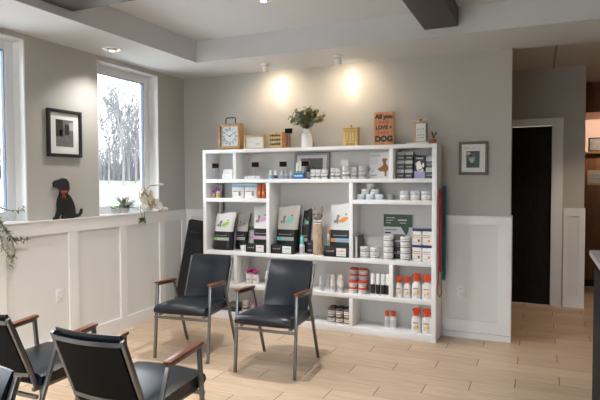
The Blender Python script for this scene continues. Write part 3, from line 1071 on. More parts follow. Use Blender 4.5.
# ---- row 1, wide cubby
carton('flat_carton', 'flat white carton under the second black price tag', 'box', 1.046, -.19, Z1, .192, .11, .034, None, split=.2, text='pale_print')
for i, (x, cp, lb, h, lab) in enumerate([(1.242, 'white', 'sky_blue', .092, 'leftmost little white bottle with a blue label left of the blue display box'),
        (1.301, 'white', 'navy', .091, 'little white bottle with a navy label, second from left on the top row'),
        (1.377, 'white', 'sky_blue', .090, 'little white bottle with a blue label behind the third price tag, left side'),
        (1.433, 'pale_grey', 'grey_print', .076, 'short grey bottle directly behind the third black price tag'),
        (1.492, 'pale_grey', 'grey_print', .084, 'grey bottle standing against the left side of the blue display box')]):
    bottle('product_bottle', lab, 'bottle', x, -.185, Z1, .0225, h, None, 'white' if i < 3 else 'pale_grey', cp, lb, .34)
t = thing('display_box', 'blue open display box holding upright tubes on the top row', 'display box', (1.587, -.185, Z1))
b = B()
b.box(-.058, .058, -.045, -.041, 0, .062, 'blue'); b.box(-.058, .058, .041, .045, 0, .075, 'blue'); b.box(-.058, -.054, -.041, .041, 0, .066, 'blue'); b.box(.054, .058, -.041, .041, 0, .066, 'blue'); b.box(-.054, .054, -.041, .041, 0, .003, 'blue')
p = b.build('tray', t)
b = B(); bars(b, -.045, .045, .026, -.0452, 6, 'white', .018, .2, 8); b.build('lettering', p)
for i, (dx, m_, tip, h, lab) in enumerate([(-.034, 'white', 'green', .165, 'left white tube with a green end in the blue display box'), (0.0, 'white', 'green', .180, 'middle white tube with a green end in the blue display box'), (.034, 'pale_grey', 'pink', .150, 'right grey tube in the blue display box')]):
    t = thing('paste_tube', lab, 'tube', (1.587 + dx, -.185, Z1 + .0035), R(20 * (i - 1)))
    b = B(); b.lathe([(.012, .0), (.012, .025)], m=tip, seg=14); b.build('cap', t)
    b = B(); b.lathe([(.013, .0255), (.0145, .035), (.0145, .08), (.0135, h)], ms=[m_, tip, m_], seg=14)
    for v in b.bm.verts:
        f = max(0, (v.co.z - .06) / (h - .06)); v.co.y *= (1 - .85 * f); v.co.x *= (1 + .12 * f)
    b.build('tube_body', t)
bottle('product_bottle', 'tall dark bottle right of the blue display box', 'bottle', 1.676, -.18, Z1, .019, .150, None, 'black_satin', 'black_satin', 'grey_print', .3)
t = thing('picture_frame', 'grey picture frame leaning at the back of the top row behind the jars', 'picture', (1.667, -.075, Z1), 0)
xf = Matrix.Rotation(R(-4), 4, 'X')
b = B()
for (x0, x1, z0, z1) in ((-.199, .199, 0, .028), (-.199, .199, .252, .28), (-.199, -.171, .028, .252), (.171, .199, .028, .252)):
    b.box(x0, x1, -.012, .008, z0, z1, 'frame_silver', .002, 2, xf)
b.build('frame', t)
b = B(); b.box(-.170, .170, -.004, .004, .029, .251, 'paper', xf=xf); b.box(-.125, .125, -.0055, -.0042, .062, .218, 'photo_grey', xf=xf); b.build('print', t)
J1 = [(1.733, .026, .097, 'small white jar nearest the blue display box on the top row'), (1.790, .028, .096, 'small white jar second right of the blue display box'),
      (1.862, .034, .096, 'wider white jar with a dark band at the middle of the top row'), (1.950, .024, .110, 'slim white jar left of the tan price tag'),
      (2.004, .026, .105, 'slim grey-banded jar directly left of the tall white tub')]
for i, (x, r, h, lab) in enumerate(J1):
    jar('product_jar', lab, 'jar', x, -.19, Z1, r, h, None, band='grey_print')
jar('product_tub', 'tallest white tub standing under the tan price tag', 'tub', 2.100, -.205, Z1, .042, .137, None, band='grey_print')
jar('product_tub', 'grey-printed tub right of the tallest white tub on the top row', 'tub', 2.181, -.19, Z1, .036, .116, None, body='pale_grey', lid='pale_grey', band='grey_print')
jar('product_tub', 'grey-printed tub beside the brown dog poster', 'tub', 2.262, -.19, Z1, .040, .126, None, body='pale_grey', lid='pale_grey', band='grey_print')
t = thing('dog_poster', 'white poster card with a brown dog on the top row', 'poster', (2.405, -.085, Z1))
xf = Matrix.Rotation(R(-5), 4, 'X')
b = B(); b.box(-.105, .105, -.002, .002, 0, .262, 'paper', xf=xf); p = b.build('card', t)
b = B()
b.box(-.095, .0, -.0032, -.0021, .215, .245, 'pale_print', xf=xf)
for z in (.195, .18, .165, .15):
    b.box(-.095, -.02, -.0032, -.0021, z, z + .005, 'pale_print', xf=xf)
b.box(-.09, -.06, -.0032, -.0021, .06, .085, 'sky_blue', xf=xf); b.box(-.09, -.03, -.0032, -.0021, .03, .042, 'grey_print', xf=xf)
b.build('lettering', p)
b = B()
dog = [(-.02, .10), (.015, .118), (.035, .14), (.03, .17), (.02, .19), (.035, .205), (.055, .20), (.075, .195), (.078, .185), (.062, .178), (.062, .15), (.085, .12), (.085, .085), (.07, .07), (.07, .022), (.052, .022), (.05, .065), (.03, .075), (.012, .07), (-.015, .085)]
b.prism(dog, -.0033, -.0021, 'brown_dog', 'y', xf=xf)
b.build('picture', p)
# ---- row 1, right cubby
for lev in range(3):
    for c in range(2):
        nm = ('left', 'right')[c] + ' column'
        lv_ = ('bottom', 'middle', 'top')[lev]
        carton('supplement_box', 'black and white box, %s of the %s in the top right cubby' % (lv_, nm), 'box', 2.643 + .079 * c, -.165 + .008 * lev, Z1 + .0855 * lev, .070, .085, .085, None, top='pale_grey', low='black_satin', split=.66, text='pale_grey')
for lev in range(2):
    carton('supplement_box', 'white and black box at the right side of the top right cubby, %s one' % ('lower', 'upper')[lev], 'box', 2.917, -.165, Z1 + .1015 * lev, .066, .085, .101, None, top='pale_grey', low='black_satin', split=.60, text='pale_grey')
t = thing('treat_pouch', 'black and lilac pouch with a pale dog between the boxes in the top right cubby', 'pouch', (2.824, -.165, Z1))
b = B(); b.box(-.053, .053, -.030, .030, .07, .216, 'black_satin', .004); b.box(-.053, .053, -.030, .030, 0, .0695, 'lilac', .004); p = b.build('pouch', t)
b = B()
for cx, cz, rx, rz_ in ((-.005, .105, .028, .040), (-.008, .145, .019, .020), (.015, .078, .022, .016), (-.030, .135, .009, .016), (.034, .125, .010, .022)):
    vs = [b.bm.verts.new((cx + math.cos(2 * math.pi * k / 12) * rx, -.0306 - .0004 * (cz > .12), cz + math.sin(2 * math.pi * k / 12) * rz_)) for k in range(12)]
    b._set([b.bm.faces.new(vs)], 'petal')
b.build('picture', p)
b = B(); bars(b, -.035, .035, .185, -.0303, 4, 'pale_grey', .014, .2, 4); b.build('lettering', p)

# ---- row 2, left upper shelf
bottle('product_bottle', 'small bottle with a purple cap, shorter of two on the left shelf', 'bottle', .538, -.20, ZS, .021, .085, None, 'pale_grey', 'purple', 'lantern_yellow', .42)
bottle('product_bottle', 'small bottle with a purple cap, taller of two on the left shelf', 'bottle', .592, -.20, ZS, .022, .122, None, 'white', 'purple', 'yellow', .38)
def pouch(label, x, y, z, w, h, body, top, group, name='treat_pouch', d=.05):
    t = thing(name, label, 'pouch', (x, y, z), 0, group)
    b = B()
    NX = 8
    rows = [(0, .85), (.03, 1), (.3, 1), (.55, .8), (.74, .5), (.78, .45), (.90, .2), (1, .05)]
    G = {}
    for s in (-1, 1):
        for i in range(NX + 1):
            u = -1 + 2 * i / NX
            for j, (v, k) in enumerate(rows):
                G[s, i, j] = b.bm.verts.new((u * w / 2, s * (d / 2 * k * (1 - u ** 4 * .9) + .001), v * h))
    f1, f2 = [], []
    for s in (-1, 1):
        for i in range(NX):
            for j in range(len(rows) - 1):
                (f2 if j >= 4 and j < 6 else f1).append(b.bm.faces.new([G[s, i, j], G[s, i + 1, j], G[s, i + 1, j + 1], G[s, i, j + 1]]))
    n = len(rows)
    for i in range(NX):
        for j in (0, n - 1):
            f1.append(b.bm.faces.new([G[-1, i, j], G[-1, i + 1, j], G[1, i + 1, j], G[1, i, j]]))
    for j in range(n - 1):
        for i in (0, NX):
            f1.append(b.bm.faces.new([G[-1, i, j], G[1, i, j], G[1, i, j + 1], G[-1, i, j + 1]]))
    b._set(f1, body); b._set(f2, top)
    p = b.build('bag', t, 60)
    b = B()
    if w > .08:
        yy = -d / 2 - .0015
        b.box(-w * .32, w * .1, yy, yy + .003, h * .44, h * .50, 'grey_print')
        c = B(); c.ball((w * .2, yy + .003, h * .27), (w * .12, .003, h * .15), 'grey_fur', 12, 6)
        c.ball((w * .22, yy + .003, h * .44), (w * .09, .003, h * .07), 'grey_fur', 12, 6); c.build('picture', p)
        bars(b, -w * .35, w * .02, h * .20, yy, 4, 'pale_print', h * .06, .3, 3)
    else:
        yy = -d / 2 - .0012
        b.box(-w * .3, w * .3, yy, yy + .002, h * .3, h * .5, 'orange')
    b.build('print', p)
    return t
pouch('white treat pouch with a blue top band, left of two on the left shelf', .852, -.205, ZS, .150, .158, 'white', 'sky_blue', None)
pouch('white treat pouch with a blue top band, right of two next to the orange packs', 1.013, -.205, ZS, .152, .158, 'white', 'sky_blue', None)
pouch('left of the two narrow orange packs on the left shelf', 1.119, -.205, ZS, .044, .150, 'rust', 'trigger_red', None, 'treat_pack')
pouch('right of the two narrow orange packs on the left shelf, against the divider', 1.170, -.205, ZS, .044, .150, 'rust', 'trigger_red', None, 'treat_pack')
t = thing('pale_cylinder', 'pale blue roll standing behind the left shelf board', 'cylinder', (.546, -.070, Z2))
b = B(); b.lathe([(.024, 0), (.024, .715), (.018, .716)], m='pale_grey', seg=18); b.build('cylinder', t)  # upright cylinder in place of a narrow pale strip beside the back panel

# ---- row 2, right upper shelf
yj = -.205
PY = [('bottom left', 2.2515, 0), ('bottom middle', 2.3435, 0), ('bottom right', 2.4355, 0), ('middle left', 2.2975, 1), ('middle right', 2.3895, 1), ('top', 2.3435, 2)]
for nm, x, lev in PY:
    jar('ointment_jar', 'white jar with a blue-grey band, %s of the jar pyramid' % nm, 'jar', x, yj, ZS + .0525 * lev, .045, .052, None, band='sky_blue', lidf=.30)
jar('ointment_jar', 'grey jar behind the right foot of the jar pyramid', 'jar', 2.525, -.13, ZS, .040, .048, None, body='pale_grey', lid='pale_grey')
for c, x in enumerate((2.684, 2.785, 2.886)):
    for lev in range(2):
        jar('ointment_jar', 'wide white jar, %s of the %s pair on the right shelf' % (('lower', 'upper')[lev], ('left', 'middle', 'right')[c]), 'jar', x, -.20, ZS + .0435 * lev, .0475, .043, None, band='sky_blue' if lev else 'orange', lidf=.3)

# ---- row 2, left lower cubby
food_bag('pet food bag with a green label, leftmost on the middle shelf', .668, -.215, Z2, .250, .095, .408, 'bag_foil', 'green', .035)
food_bag('dark pet food bag standing behind the green-labelled bag', .835, -.105, Z2, .150, .060, .400, 'bag_tan', 'grey_print', .03)
t = thing('bowl', 'small white bowl between the green and pink pet food bags', 'bowl', (.938, -.215, Z2))
b = B(); b.lathe([(.030, 0), (.046, .02), (.052, .058), (.048, .058), (.042, .024), (.0, .012)], m='white_gloss', seg=24, cap1=False); b.build('bowl', t)
pouch('pale grey pouch standing at the back behind the white bowl', .962, -.075, Z2, .100, .285, 'pale_grey', 'leaf_dark', None, 'treat_pouch', .03)
food_bag('pet food bag with a pink label beside the left divider', 1.128, -.150, Z2, .225, .090, .490, 'bag_foil', 'pink', -.01)
def shelf_tray(label, x, y, w, h, d, accent):
    t = thing('sample_box', label, 'box', (x, y, Z2))
    b = B(); b.box(-w / 2, w / 2, -d / 2, d / 2, 0, h, 'bag_black', .004); p = b.build('box', t)
    b = B(); yf = -d / 2 - .0012
    b.box(w * .02, w * .40, yf, yf + .001, h * .10, h * .90, 'white')
    bars(b, w * .05, w * .37, h * .55, yf, 5, accent, h * .16, .2, 2); bars(b, w * .05, w * .37, h * .25, yf, 6, 'pale_print', h * .10, .2, 3)
    bars(b, -w * .40, -w * .06, h * .5, yf + .001, 4, 'grey_print', h * .2, .3, 6)
    b.build('label', p)
shelf_tray('low black box with a white label lying before the pink-labelled bag', 1.115, -.252, .240, .088, .090, 'pink')
# ---- row 2, middle cubby
food_bag('tan-topped pet food bag with a teal label right of the left divider', 1.418, -.148, Z2, .250, .095, .492, 'bag_tan', 'teal', .025)
food_bag('narrow dark pet food bag standing behind the teal-labelled bag', 1.600, -.085, Z2, .100, .060, .455, 'bag_black', 'teal', .03)
shelf_tray('low black box with a white label lying before the teal-labelled bag', 1.425, -.252, .262, .092, .090, 'teal')
bottle('product_bottle', 'pale bottle with a turquoise cap left of the carved cat', 'bottle', 1.612, -.20, Z2, .028, .185, None, 'clear_plastic', 'teal', 'pale_print', .45)
carton('product_box', 'small black box behind the turquoise-capped bottle, left of the carved cat', 'box', 1.680, -.13, Z2, .065, .06, .135, None, top='black_satin', low='black_satin', text='grey_print')
bottle('product_bottle', 'slim white bottle with an orange cap right behind the carved cat', 'bottle', 1.868, -.10, Z2, .022, .250, None, 'white', 'orange', 'pale_print', .16)
food_bag('pet food bag with an orange label against the right divider', 2.028, -.148, Z2, .250, .095, .522, 'bag_foil', 'orange', .01, label_m='sky_blue')
shelf_tray('low black box with a white label lying before the orange-labelled bag', 2.020, -.252, .262, .100, .090, 'orange')

t = thing('cat_figurine', 'tall carved wooden cat figurine with a grey head and patterned collar', 'figurine', (1.790, -.200, Z2))
b = B()
b.lathe([(.050, 0), (.054, .02), (.052, .10), (.055, .18), (.050, .26), (.038, .325)], m='carved_wood', seg=20, sy=.8)
b.ball((0, -.030, .06), (.024, .02, .055), 'carved_wood')
b.build('body', t)
b = B()
b.lathe([(.040, .318), (.042, .338), (.039, .358)], m='petal', seg=20, sy=.85)
b.lathe([(.0425, .330), (.0425, .340)], m='frame_grey', seg=20, sy=.86)
b.build('collar', t)
b = B()
b.ball((0, -.008, .408), (.052, .046, .056), 'grey_fur', 18, 12)
b.ball((0, -.050, .392), (.020, .016, .016), 'grey_fur', 12, 8)
b.build('head', t)
for s in (-1, 1):
    b = B(); b.lathe([(.030, 0), (.022, .035), (.010, .062), (.002, .075)], m='grey_fur', seg=12, sy=.45, xf=Matrix.Translation((s * .033, .0, .438)) @ Matrix.Rotation(R(s * 10), 4, 'Y')); b.build('ear', t)
    b = B(); b.ball((s * .020, -.050, .416), (.008, .005, .009), 'black', 10, 6); b.build('eye', t)
b = B(); b.tube([(.045, .03, .03), (.062, .0, .05), (.058, -.03, .09), (.05, -.04, .12)], .012, 'carved_wood', 8, .008); b.build('tail', t)

# ---- row 2, right lower cubby
t = thing('book', 'thin dark book standing upright at the left of the white jars', 'book', (2.226, -.185, Z2))
b = B(); b.box(-.014, .014, -.095, .095, 0, .215, 'frame_grey', .002); b.build('cover', t)
b = B(); b.box(-.011, .011, -.0965, -.0952, .004, .211, 'pale_grey'); b.build('pages', t)
for c, x in enumerate((2.300, 2.402)):
    for lev in range(2):
        jar('supplement_jar', 'squat white jar, %s of the %s pair on the middle shelf' % (('lower', 'upper')[lev], ('left', 'right')[c]), 'jar', x, -.235, Z2 + .0555 * lev, .0475, .055, None, band='grey_print', lidf=.16)
for lev in range(4):
    jar('supplement_jar', 'white jar, %s in the stack left of the dark tall box' % ('lowest', 'second from bottom', 'third from bottom', 'topmost')[lev], 'jar', 2.540, -.245, Z2 + .0565 * lev, .049, .056, None, band='grey_print', lidf=.16)
    jar('supplement_jar', 'white jar, %s in the stack right of the dark tall box' % ('lowest', 'second from bottom', 'third from bottom', 'topmost')[lev], 'jar', 2.703, -.245, Z2 + .0560 * lev, .049, .0555, None, band='grey_print', lidf=.16)
carton('tall_box', 'tall dark printed box between the two white jar stacks', 'box', 2.615, -.140, Z2, .100, .07, .232, None, top='frame_grey', low='black_satin', text='grey_print', tm='pale_print')
carton('tall_box', 'narrow grey box behind the blue-lidded canisters', 'box', 2.768, -.145, Z2, .046, .07, .205, None, top='pale_grey', low='frame_grey', text='pale_print')
for c, x in enumerate((2.819, 2.913)):
    for lev in range(2):
        t = thing('canister', 'white canister with a navy lid, %s %s of four at the right' % (('bottom', 'top')[lev], ('left', 'right')[c]), 'canister', (x, -.235, Z2 + .1535 * lev))
        b = B(); b.box(-.044, .044, -.044, .044, 0, .132, 'white', .010, 3); p = b.build('body', t)
        b = B(); b.box(-.0455, .0455, -.0455, .0455, .1325, .153, 'navy', .006, 2); b.build('lid', t)
        b = B()
        bars(b, -.033, .033, .088, -.0443, 4, 'grey_print', .012, .2, 3); bars(b, -.033, .033, .070, -.0443, 3, 'orange', .010, .15, 4); b.box(.006, .028, -.0452, -.0443, .030, .055, 'brown_dog' if c == 0 else 'orange'); bars(b, -.033, .0, .022, -.0443, 3, 'sky_blue', .010, .2, 5)
        b.build('label', p)
t = thing('map_poster', 'white and dark green poster leaning behind the jars on the middle shelf', 'poster', (2.585, -.075, Z2))
xf = Matrix.Rotation(R(-3), 4, 'X')
b = B(); b.box(-.145, .145, -.002, .002, 0, .425, 'paper', xf=xf); p = b.build('card', t)
b = B(); b.box(-.1445, .1445, -.0035, -.0021, .300, .424, 'map_green', xf=xf)
b.prism([(.03, .3), (.11, .3), (.105, .255), (.085, .215), (.06, .255)], -.0035, -.0021, 'map_green', 'y', xf=xf); b.build('picture', p)
b = B()
for i, z in enumerate((.385, .36, .335)):
    b.box(-.12, -.03 - .02 * i, -.0048, -.0036, z, z + .008, 'pale_grey', xf=xf)
b.box(.0, .09, -.0048, -.0036, .36, .375, 'pale_grey', xf=xf); b.box(.02, .08, -.0048, -.0036, .335, .343, 'pale_grey', xf=xf)
b.box(-.13, -.01, -.0033, -.0021, .268, .278, 'grey_print', xf=xf); b.box(-.13, -.07, -.0033, -.0021, .235, .247, 'black', xf=xf)
b.build('lettering', p)

# ---- row 3
for i, (x, r, h, lab) in enumerate([(.995, .042, .112, 'larger white jar with pink blossoms on top, between the two chairs'), (1.072, .033, .104, 'smaller white jar with pink blossoms on top, between the two chairs')]):
    t = thing('gift_jar', lab, 'jar', (x, -.215, Z3))
    b = B(); b.lathe([(r * .95, 0), (r, .006), (r, h * .8), (r * .96, h)], m='white', seg=20); p = b.build('body', t)
    b = B()
    for k in range(5):
        a = -math.pi / 2 + (k - 2) * .3
        b.box(-.006, .006, -.001, .001, h * .45, h * .52, 'red_lid' if i else 'grey_print', xf=Matrix.Translation((math.cos(a) * (r + .0005), math.sin(a) * (r + .0005), 0)) @ Matrix.Rotation(a + math.pi / 2, 4, 'Z'))
    b.build('print', p)
    b = B(); rnd = random.Random(9 + i)
    for k in range(26):
        a = rnd.uniform(0, 6.28); q = r * .85 * math.sqrt(rnd.random())
        b.ball((math.cos(a) * q, math.sin(a) * q, h + .014 + .022 * rnd.random() + .012 * (1 - q / r)), (.014, .014, .012), 'magenta', 7, 5)
    b.build('blossoms', t)
bottle('product_bottle', 'white bottle with a green label beside the pink-topped jars', 'bottle', 1.228, -.255, Z3, .024, .155, None, 'white', 'white', 'green', .3)
bottle('product_bottle', 'translucent bottle just right of the right chair backrest', 'bottle', 1.848, -.26, Z3, .022, .145, None, 'clear_plastic', 'clear_plastic', 'pale_print', .3)
bottle('product_bottle', 'translucent bottle behind its twin, right of the right chair backrest', 'bottle', 1.885, -.16, Z3, .022, .150, None, 'clear_plastic', 'clear_plastic', 'pale_print', .3)
for x, y, lab in ((1.976, -.265, 'white pointed bottle, front left of the group beside the red-lidded tubs'), (2.022, -.200, 'white pointed bottle, back middle of the group beside the red-lidded tubs'), (2.066, -.262, 'white pointed bottle, front right of the group beside the red-lidded tubs')):
    t = thing('nozzle_bottle', lab, 'bottle', (x, y, Z3))
    b = B(); b.lathe([(.022, 0), (.0235, .004), (.0235, .03), (.0235, .06), (.0235, .108), (.019, .120), (.012, .125)], ms=['white', 'white', 'pale_print', 'white', 'white', 'white'], seg=16); b.build('body', t)
    b = B(); b.lathe([(.017, .1255), (.017, .150), (.013, .166), (.007, .172)], m='white', seg=12); b.build('nozzle', t)
def red_tub(label, x, y, z):
    jar('red_lidded_tub', label, 'tub', x, y, z, .0435, .0625, None, lid='red_lid', band='pale_print', lidf=.30)
for c, x in enumerate((2.180, 2.275)):
    for lev in range(2):
        red_tub('white tub with a red lid, front row, %s %s' % (('bottom', 'top')[lev], ('left', 'right')[c]), x, -.238, Z3 + .063 * lev)
for c, x in enumerate((2.155, 2.250)):
    for lev in range(4):
        jar('red_lidded_tub', 'white tub with a red lid, back row, %s %s' % (('lowest', 'second', 'third', 'topmost')[lev], ('left', 'right')[c]), 'tub', x, -.125, Z3 + .058 * lev, .0435, .0575, None, lid='red_lid', band='pale_print', lidf=.30)
for i, x in enumerate((2.390, 2.442, 2.493, 2.537)):
    bottle('pump_bottle', 'white-topped black-labelled bottle, %s in the row of four' % ('first from left', 'second from left', 'third from left', 'last, against the divider')[i], 'bottle', x, -.262, Z3, .0215, .212, None, 'white', 'white', 'black', .26, cr=.88)
for x, w, h, lab in ((2.648, .068, .205, 'white spray bottle with a red trigger, smaller left one in the right cubby'), (2.723, .068, .203, 'white spray bottle with a red trigger, smaller right one in the right cubby'),
                     (2.812, .088, .240, 'large white spray bottle with a red trigger, left one in the right cubby'), (2.908, .088, .236, 'large white spray bottle with a red trigger, right one in the right cubby')):
    trigger_bottle(lab, x, -.255, Z3, w, h)
# ---- row 4
carton('folded_bag', 'dark grey packet low on the bottom shelf behind the chair legs', 'packet', .800, -.20, Z4, .115, .09, .095, None, top='frame_grey', low='black', text='blue')
jar('product_jar', 'white and red jar low on the bottom shelf between the chairs', 'jar', .905, -.15, Z4, .036, .115, None, band='terracotta', lidf=.2)
jar('product_jar', 'pink-lidded jar on the bottom shelf right of the white and red jar', 'jar', .995, -.13, Z4, .034, .092, None, lid='pink', band='grey_print', lidf=.25)
jar('product_jar', 'second pink-lidded jar on the bottom shelf, nearest the right chair leg', 'jar', 1.080, -.13, Z4, .034, .090, None, lid='pink', band='grey_print', lidf=.25)
for row, y in enumerate((-.245, -.150)):
    for c, x in enumerate((1.955, 2.039, 2.1225)):
        for lev in range(2):
            jar('dark_lidded_jar', 'white-labelled jar with a dark lid, %s row, %s %s' % (('front', 'back')[row], ('bottom', 'top')[lev], ('left', 'middle', 'right')[c]), 'jar', x - .012 * row, y, Z4 + .0755 * lev, .0385, .075, None,
                body='white' if row == 0 else 'black_satin', lid='frame_grey' if row == 0 else 'black', band='brown_dog' if c else 'grey_print', lidf=.26)
for x, r, h, lab in ((2.511, .026, .162, 'small white bottle with a red cap, left one on the bottom shelf'), (2.574, .033, .166, 'small white bottle with a red cap, right one on the bottom shelf')):
    bottle('product_bottle', lab, 'bottle', x, -.19, Z4, r, h, None, 'white', 'trigger_red', 'pale_print', .30)
trigger_bottle('large white spray bottle with a red trigger, left one on the bottom shelf', 2.812, -.255, Z4, .092, .232)
trigger_bottle('large white spray bottle with a red trigger, right one on the bottom shelf', 2.910, -.255, Z4, .092, .232)

# ------------------------------------------------------------------ straps hanging at the shelf side
def strap(label, cat, x, y, ztop, zbot, m, w, loop):
    t = thing('pet_leash', label, cat, (x, y, 0))
    b = B(); b.tube([(3.003 - x + .001, -.002, ztop + .006), (.008, -.002, ztop + .006), (w * .6, -.002, ztop + .003), (w * .6, -.002, ztop + .016)], .003, 'silver', 6); b.build('hook', t)
    b = B()
    if loop:
        b.box(0, w, -.004, 0, zbot + .26, ztop, m); b.box(.002, w + .004, -.009, -.005, zbot + .24, ztop - .01, m)
        p = [(.005, -.003, zbot + .27), (-.004, -.005, zbot + .12), (-.006, -.005, zbot + .03), (.010, -.005, zbot), (.028, -.005, zbot + .03), (.026, -.005, zbot + .12), (w - .006, -.003, zbot + .27)]
        b.tube(p, .005, m, 6)
        b.ball((w / 2, -.003, zbot + .275), (.017, .010, .022), m, 10, 6)
    else:
        b.box(0, w, -.005, 0, zbot, ztop, m, .001); b.box(.003, w + .004, -.011, -.006, zbot + .05, ztop - .005, m, .001)
    b.build('strap', t)
strap('red leash with a loop hanging on the right side of the shelf unit', 'leash', 3.0115, -.235, 1.425, .415, 'red_strap', .026, True)
strap('teal strap hanging on the right side of the shelf unit behind the red leash', 'leash', 3.0205, -.105, 1.445, .555, 'teal_strap', .034, False)

# ------------------------------------------------------------------ black case in the corner
t = thing('padded_case', 'tall black padded case leaning in the corner left of the shelf unit', 'case', (0, 0, 0))
b = B()
def L3(a, c, f): return tuple(a[i] + (c[i] - a[i]) * f for i in range(3))
xf = Matrix.Translation((.188, -.305, 0)) @ Matrix.Rotation(R(7), 4, 'Y') @ Matrix.Rotation(R(-8), 4, 'X') @ Matrix.Rotation(R(12), 4, 'Z')
b.box(-.125, .115, -.045, .045, .018, 1.07, 'black_cloth', .03, 4, xf)
b.build('shell', t)
b = B(); b.box(-.085, .095, -.052, -.0455, .25, .85, 'black_cloth', .004, 2, xf); b.build('pocket', t)
b = B()
b.tube([xf @ Vector(p) for p in ((-.06, -.047, .93), (-.04, -.07, .93), (.04, -.07, .93), (.06, -.047, .93))], .007, 'black', 8); b.build('handle', t)

# ------------------------------------------------------------------ left wall decoration
t = thing('picture_frame', 'black framed photograph with a white mat hanging between the windows', 'picture', (0.001, -1.777, 1.925))
hw, hh = .187, .207
b = B()
for (y0, y1, z0, z1) in ((-hw, hw, -hh, -hh + .028), (-hw, hw, hh - .028, hh), (-hw, -hw + .028, -hh + .028, hh - .028), (hw - .028, hw, -hh + .028, hh - .028)):
    b.box(0, .025, y0, y1, z0, z1, 'black_satin', .002)
b.build('frame', t)
b = B(); b.box(0.002, .010, -hw + .029, hw - .029, -hh + .029, hh - .029, 'paper'); b.build('mat_board', t)
b = B()
x0, x1 = .0102, .0118
b.box(x0, x1, -.095, .095, -.115, .12, 'photo_grey'); b.box(x1, x1 + .0006, -.095, -.02, -.03, .12, 'photo_dark'); b.box(x1, x1 + .0006, -.055, -.035, -.02, .03, 'photo_warm'); b.box(x1, x1 + .0006, .0, .05, -.01, .08, 'photo_dark'); b.box(x1, x1 + .0006, .05, .095, .03, .10, 'picture_pale')
b.prism([(-.095, -.115), (.095, -.115), (.095, -.06), (.03, -.04), (-.02, -.03)], x1, x1 + .0006, 'photo_grey', 'x')
b.build('photograph', t)

t = thing('dog_silhouette', 'flat black sitting dog cut-out with a red bow on the wainscot ledge', 'ornament', (0, 0, 0))
poly = [(-1.915, 1.489), (-1.896, 1.51), (-1.859, 1.517), (-1.815, 1.532), (-1.771, 1.523), (-1.744, 1.488), (-1.74, 1.434), (-1.763, 1.394), (-1.725, 1.362), (-1.698, 1.316), (-1.679, 1.261), (-1.675, 1.211), (-1.637, 1.204), (-1.619, 1.221), (-1.606, 1.252), (-1.593, 1.249), (-1.6, 1.208), (-1.631, 1.182), (-1.678, 1.177), (-1.701, 1.171), (-1.813, 1.171), (-1.829, 1.182), (-1.806, 1.214), (-1.833, 1.224), (-1.855, 1.199), (-1.867, 1.171), (-1.917, 1.171), (-1.916, 1.184), (-1.893, 1.201), (-1.875, 1.253), (-1.876, 1.305), (-1.868, 1.349), (-1.845, 1.392), (-1.839, 1.431), (-1.871, 1.445), (-1.908, 1.454)]
b = B(); b.prism(poly, .004, .022, 'iron', 'x'); b.build('body', t)
b = B()
for s in (-1, 1):
    xf = Matrix.Translation((.028, -1.811 + s * .019, 1.408)) @ Matrix.Rotation(R(s * 25), 4, 'X')
    b.ball((0, 0, 0), (.007, .019, .014), 'bow_red', 12, 7, xf)
    b.bar((.026, -1.811, 1.400), (.026, -1.811 + s * .018, 1.352), .005, .017, 'bow_red', (0, 1, 0))
b.ball((.030, -1.811, 1.405), (.010, .012, .013), 'bow_red', 10, 6)
b.build('bow', t)

def outlet(label, loc, axis):
    t = thing('wall_outlet', label, 'outlet', loc, R(-90) if axis == 'back' else 0)
    b = B(); b.box(0, .006, -.036, .036, -.058, .058, 'white_trim', .002); b.build('plate', t)
    b = B()
    for z in (-.025, .025):
        b.box(.0061, .009, -.018, .018, z - .016, z + .016, 'white_gloss', .002)
        for y in (-.007, .007):
            b.box(.0088, .0095, y - .0015, y + .0015, z - .004, z + .008, 'grey_print')
    b.build('sockets', t)
outlet('white power outlet on the wainscot below the dog cut-out', (.0065, -1.866, .50), 'left')
outlet('white power outlet on the wainscot right of the shelf unit', (3.185, -.0065, .44), 'back')

t = thing('picture_frame', 'small framed teal picture hanging right of the shelf unit', 'picture', (3.288, -.001, 1.708))
hw, hh = .131, .156
b = B()
for (x0, x1, z0, z1) in ((-hw, hw, -hh, -hh + .024), (-hw, hw, hh - .024, hh), (-hw, -hw + .024, -hh + .024, hh - .024), (hw - .024, hw, -hh + .024, hh - .024)):
    b.box(x0, x1, -.022, 0, z0, z1, 'frame_grey', .002)
b.build('frame', t)
b = B(); b.box(-hw + .025, hw - .025, -.010, -.002, -hh + .025, hh - .025, 'paper'); p = b.build('mat_board', t)
b = B(); b.box(-.062, .056, -.0116, -.0102, -.088, .068, 'picture_teal'); b.build('print', t)
b = B()
for cx, cz, rx, rz_ in ((-.012, .0, .026, .045), (-.018, .028, .018, .02), (-.045, .045, .02, .015)):
    vs = [b.bm.verts.new((cx + math.cos(2 * math.pi * k / 14) * rx, -.0122, cz + math.sin(2 * math.pi * k / 14) * rz_)) for k in range(14)]
    b._set([b.bm.faces.new(vs)], 'picture_pale')
bars(b, -.085, -.03, .092, -.0104, 4, 'grey_print', .008, .2, 4); bars(b, -.01, .045, .092, -.0104, 4, 'grey_print', .008, .2, 5)
b.build('drawing', p)

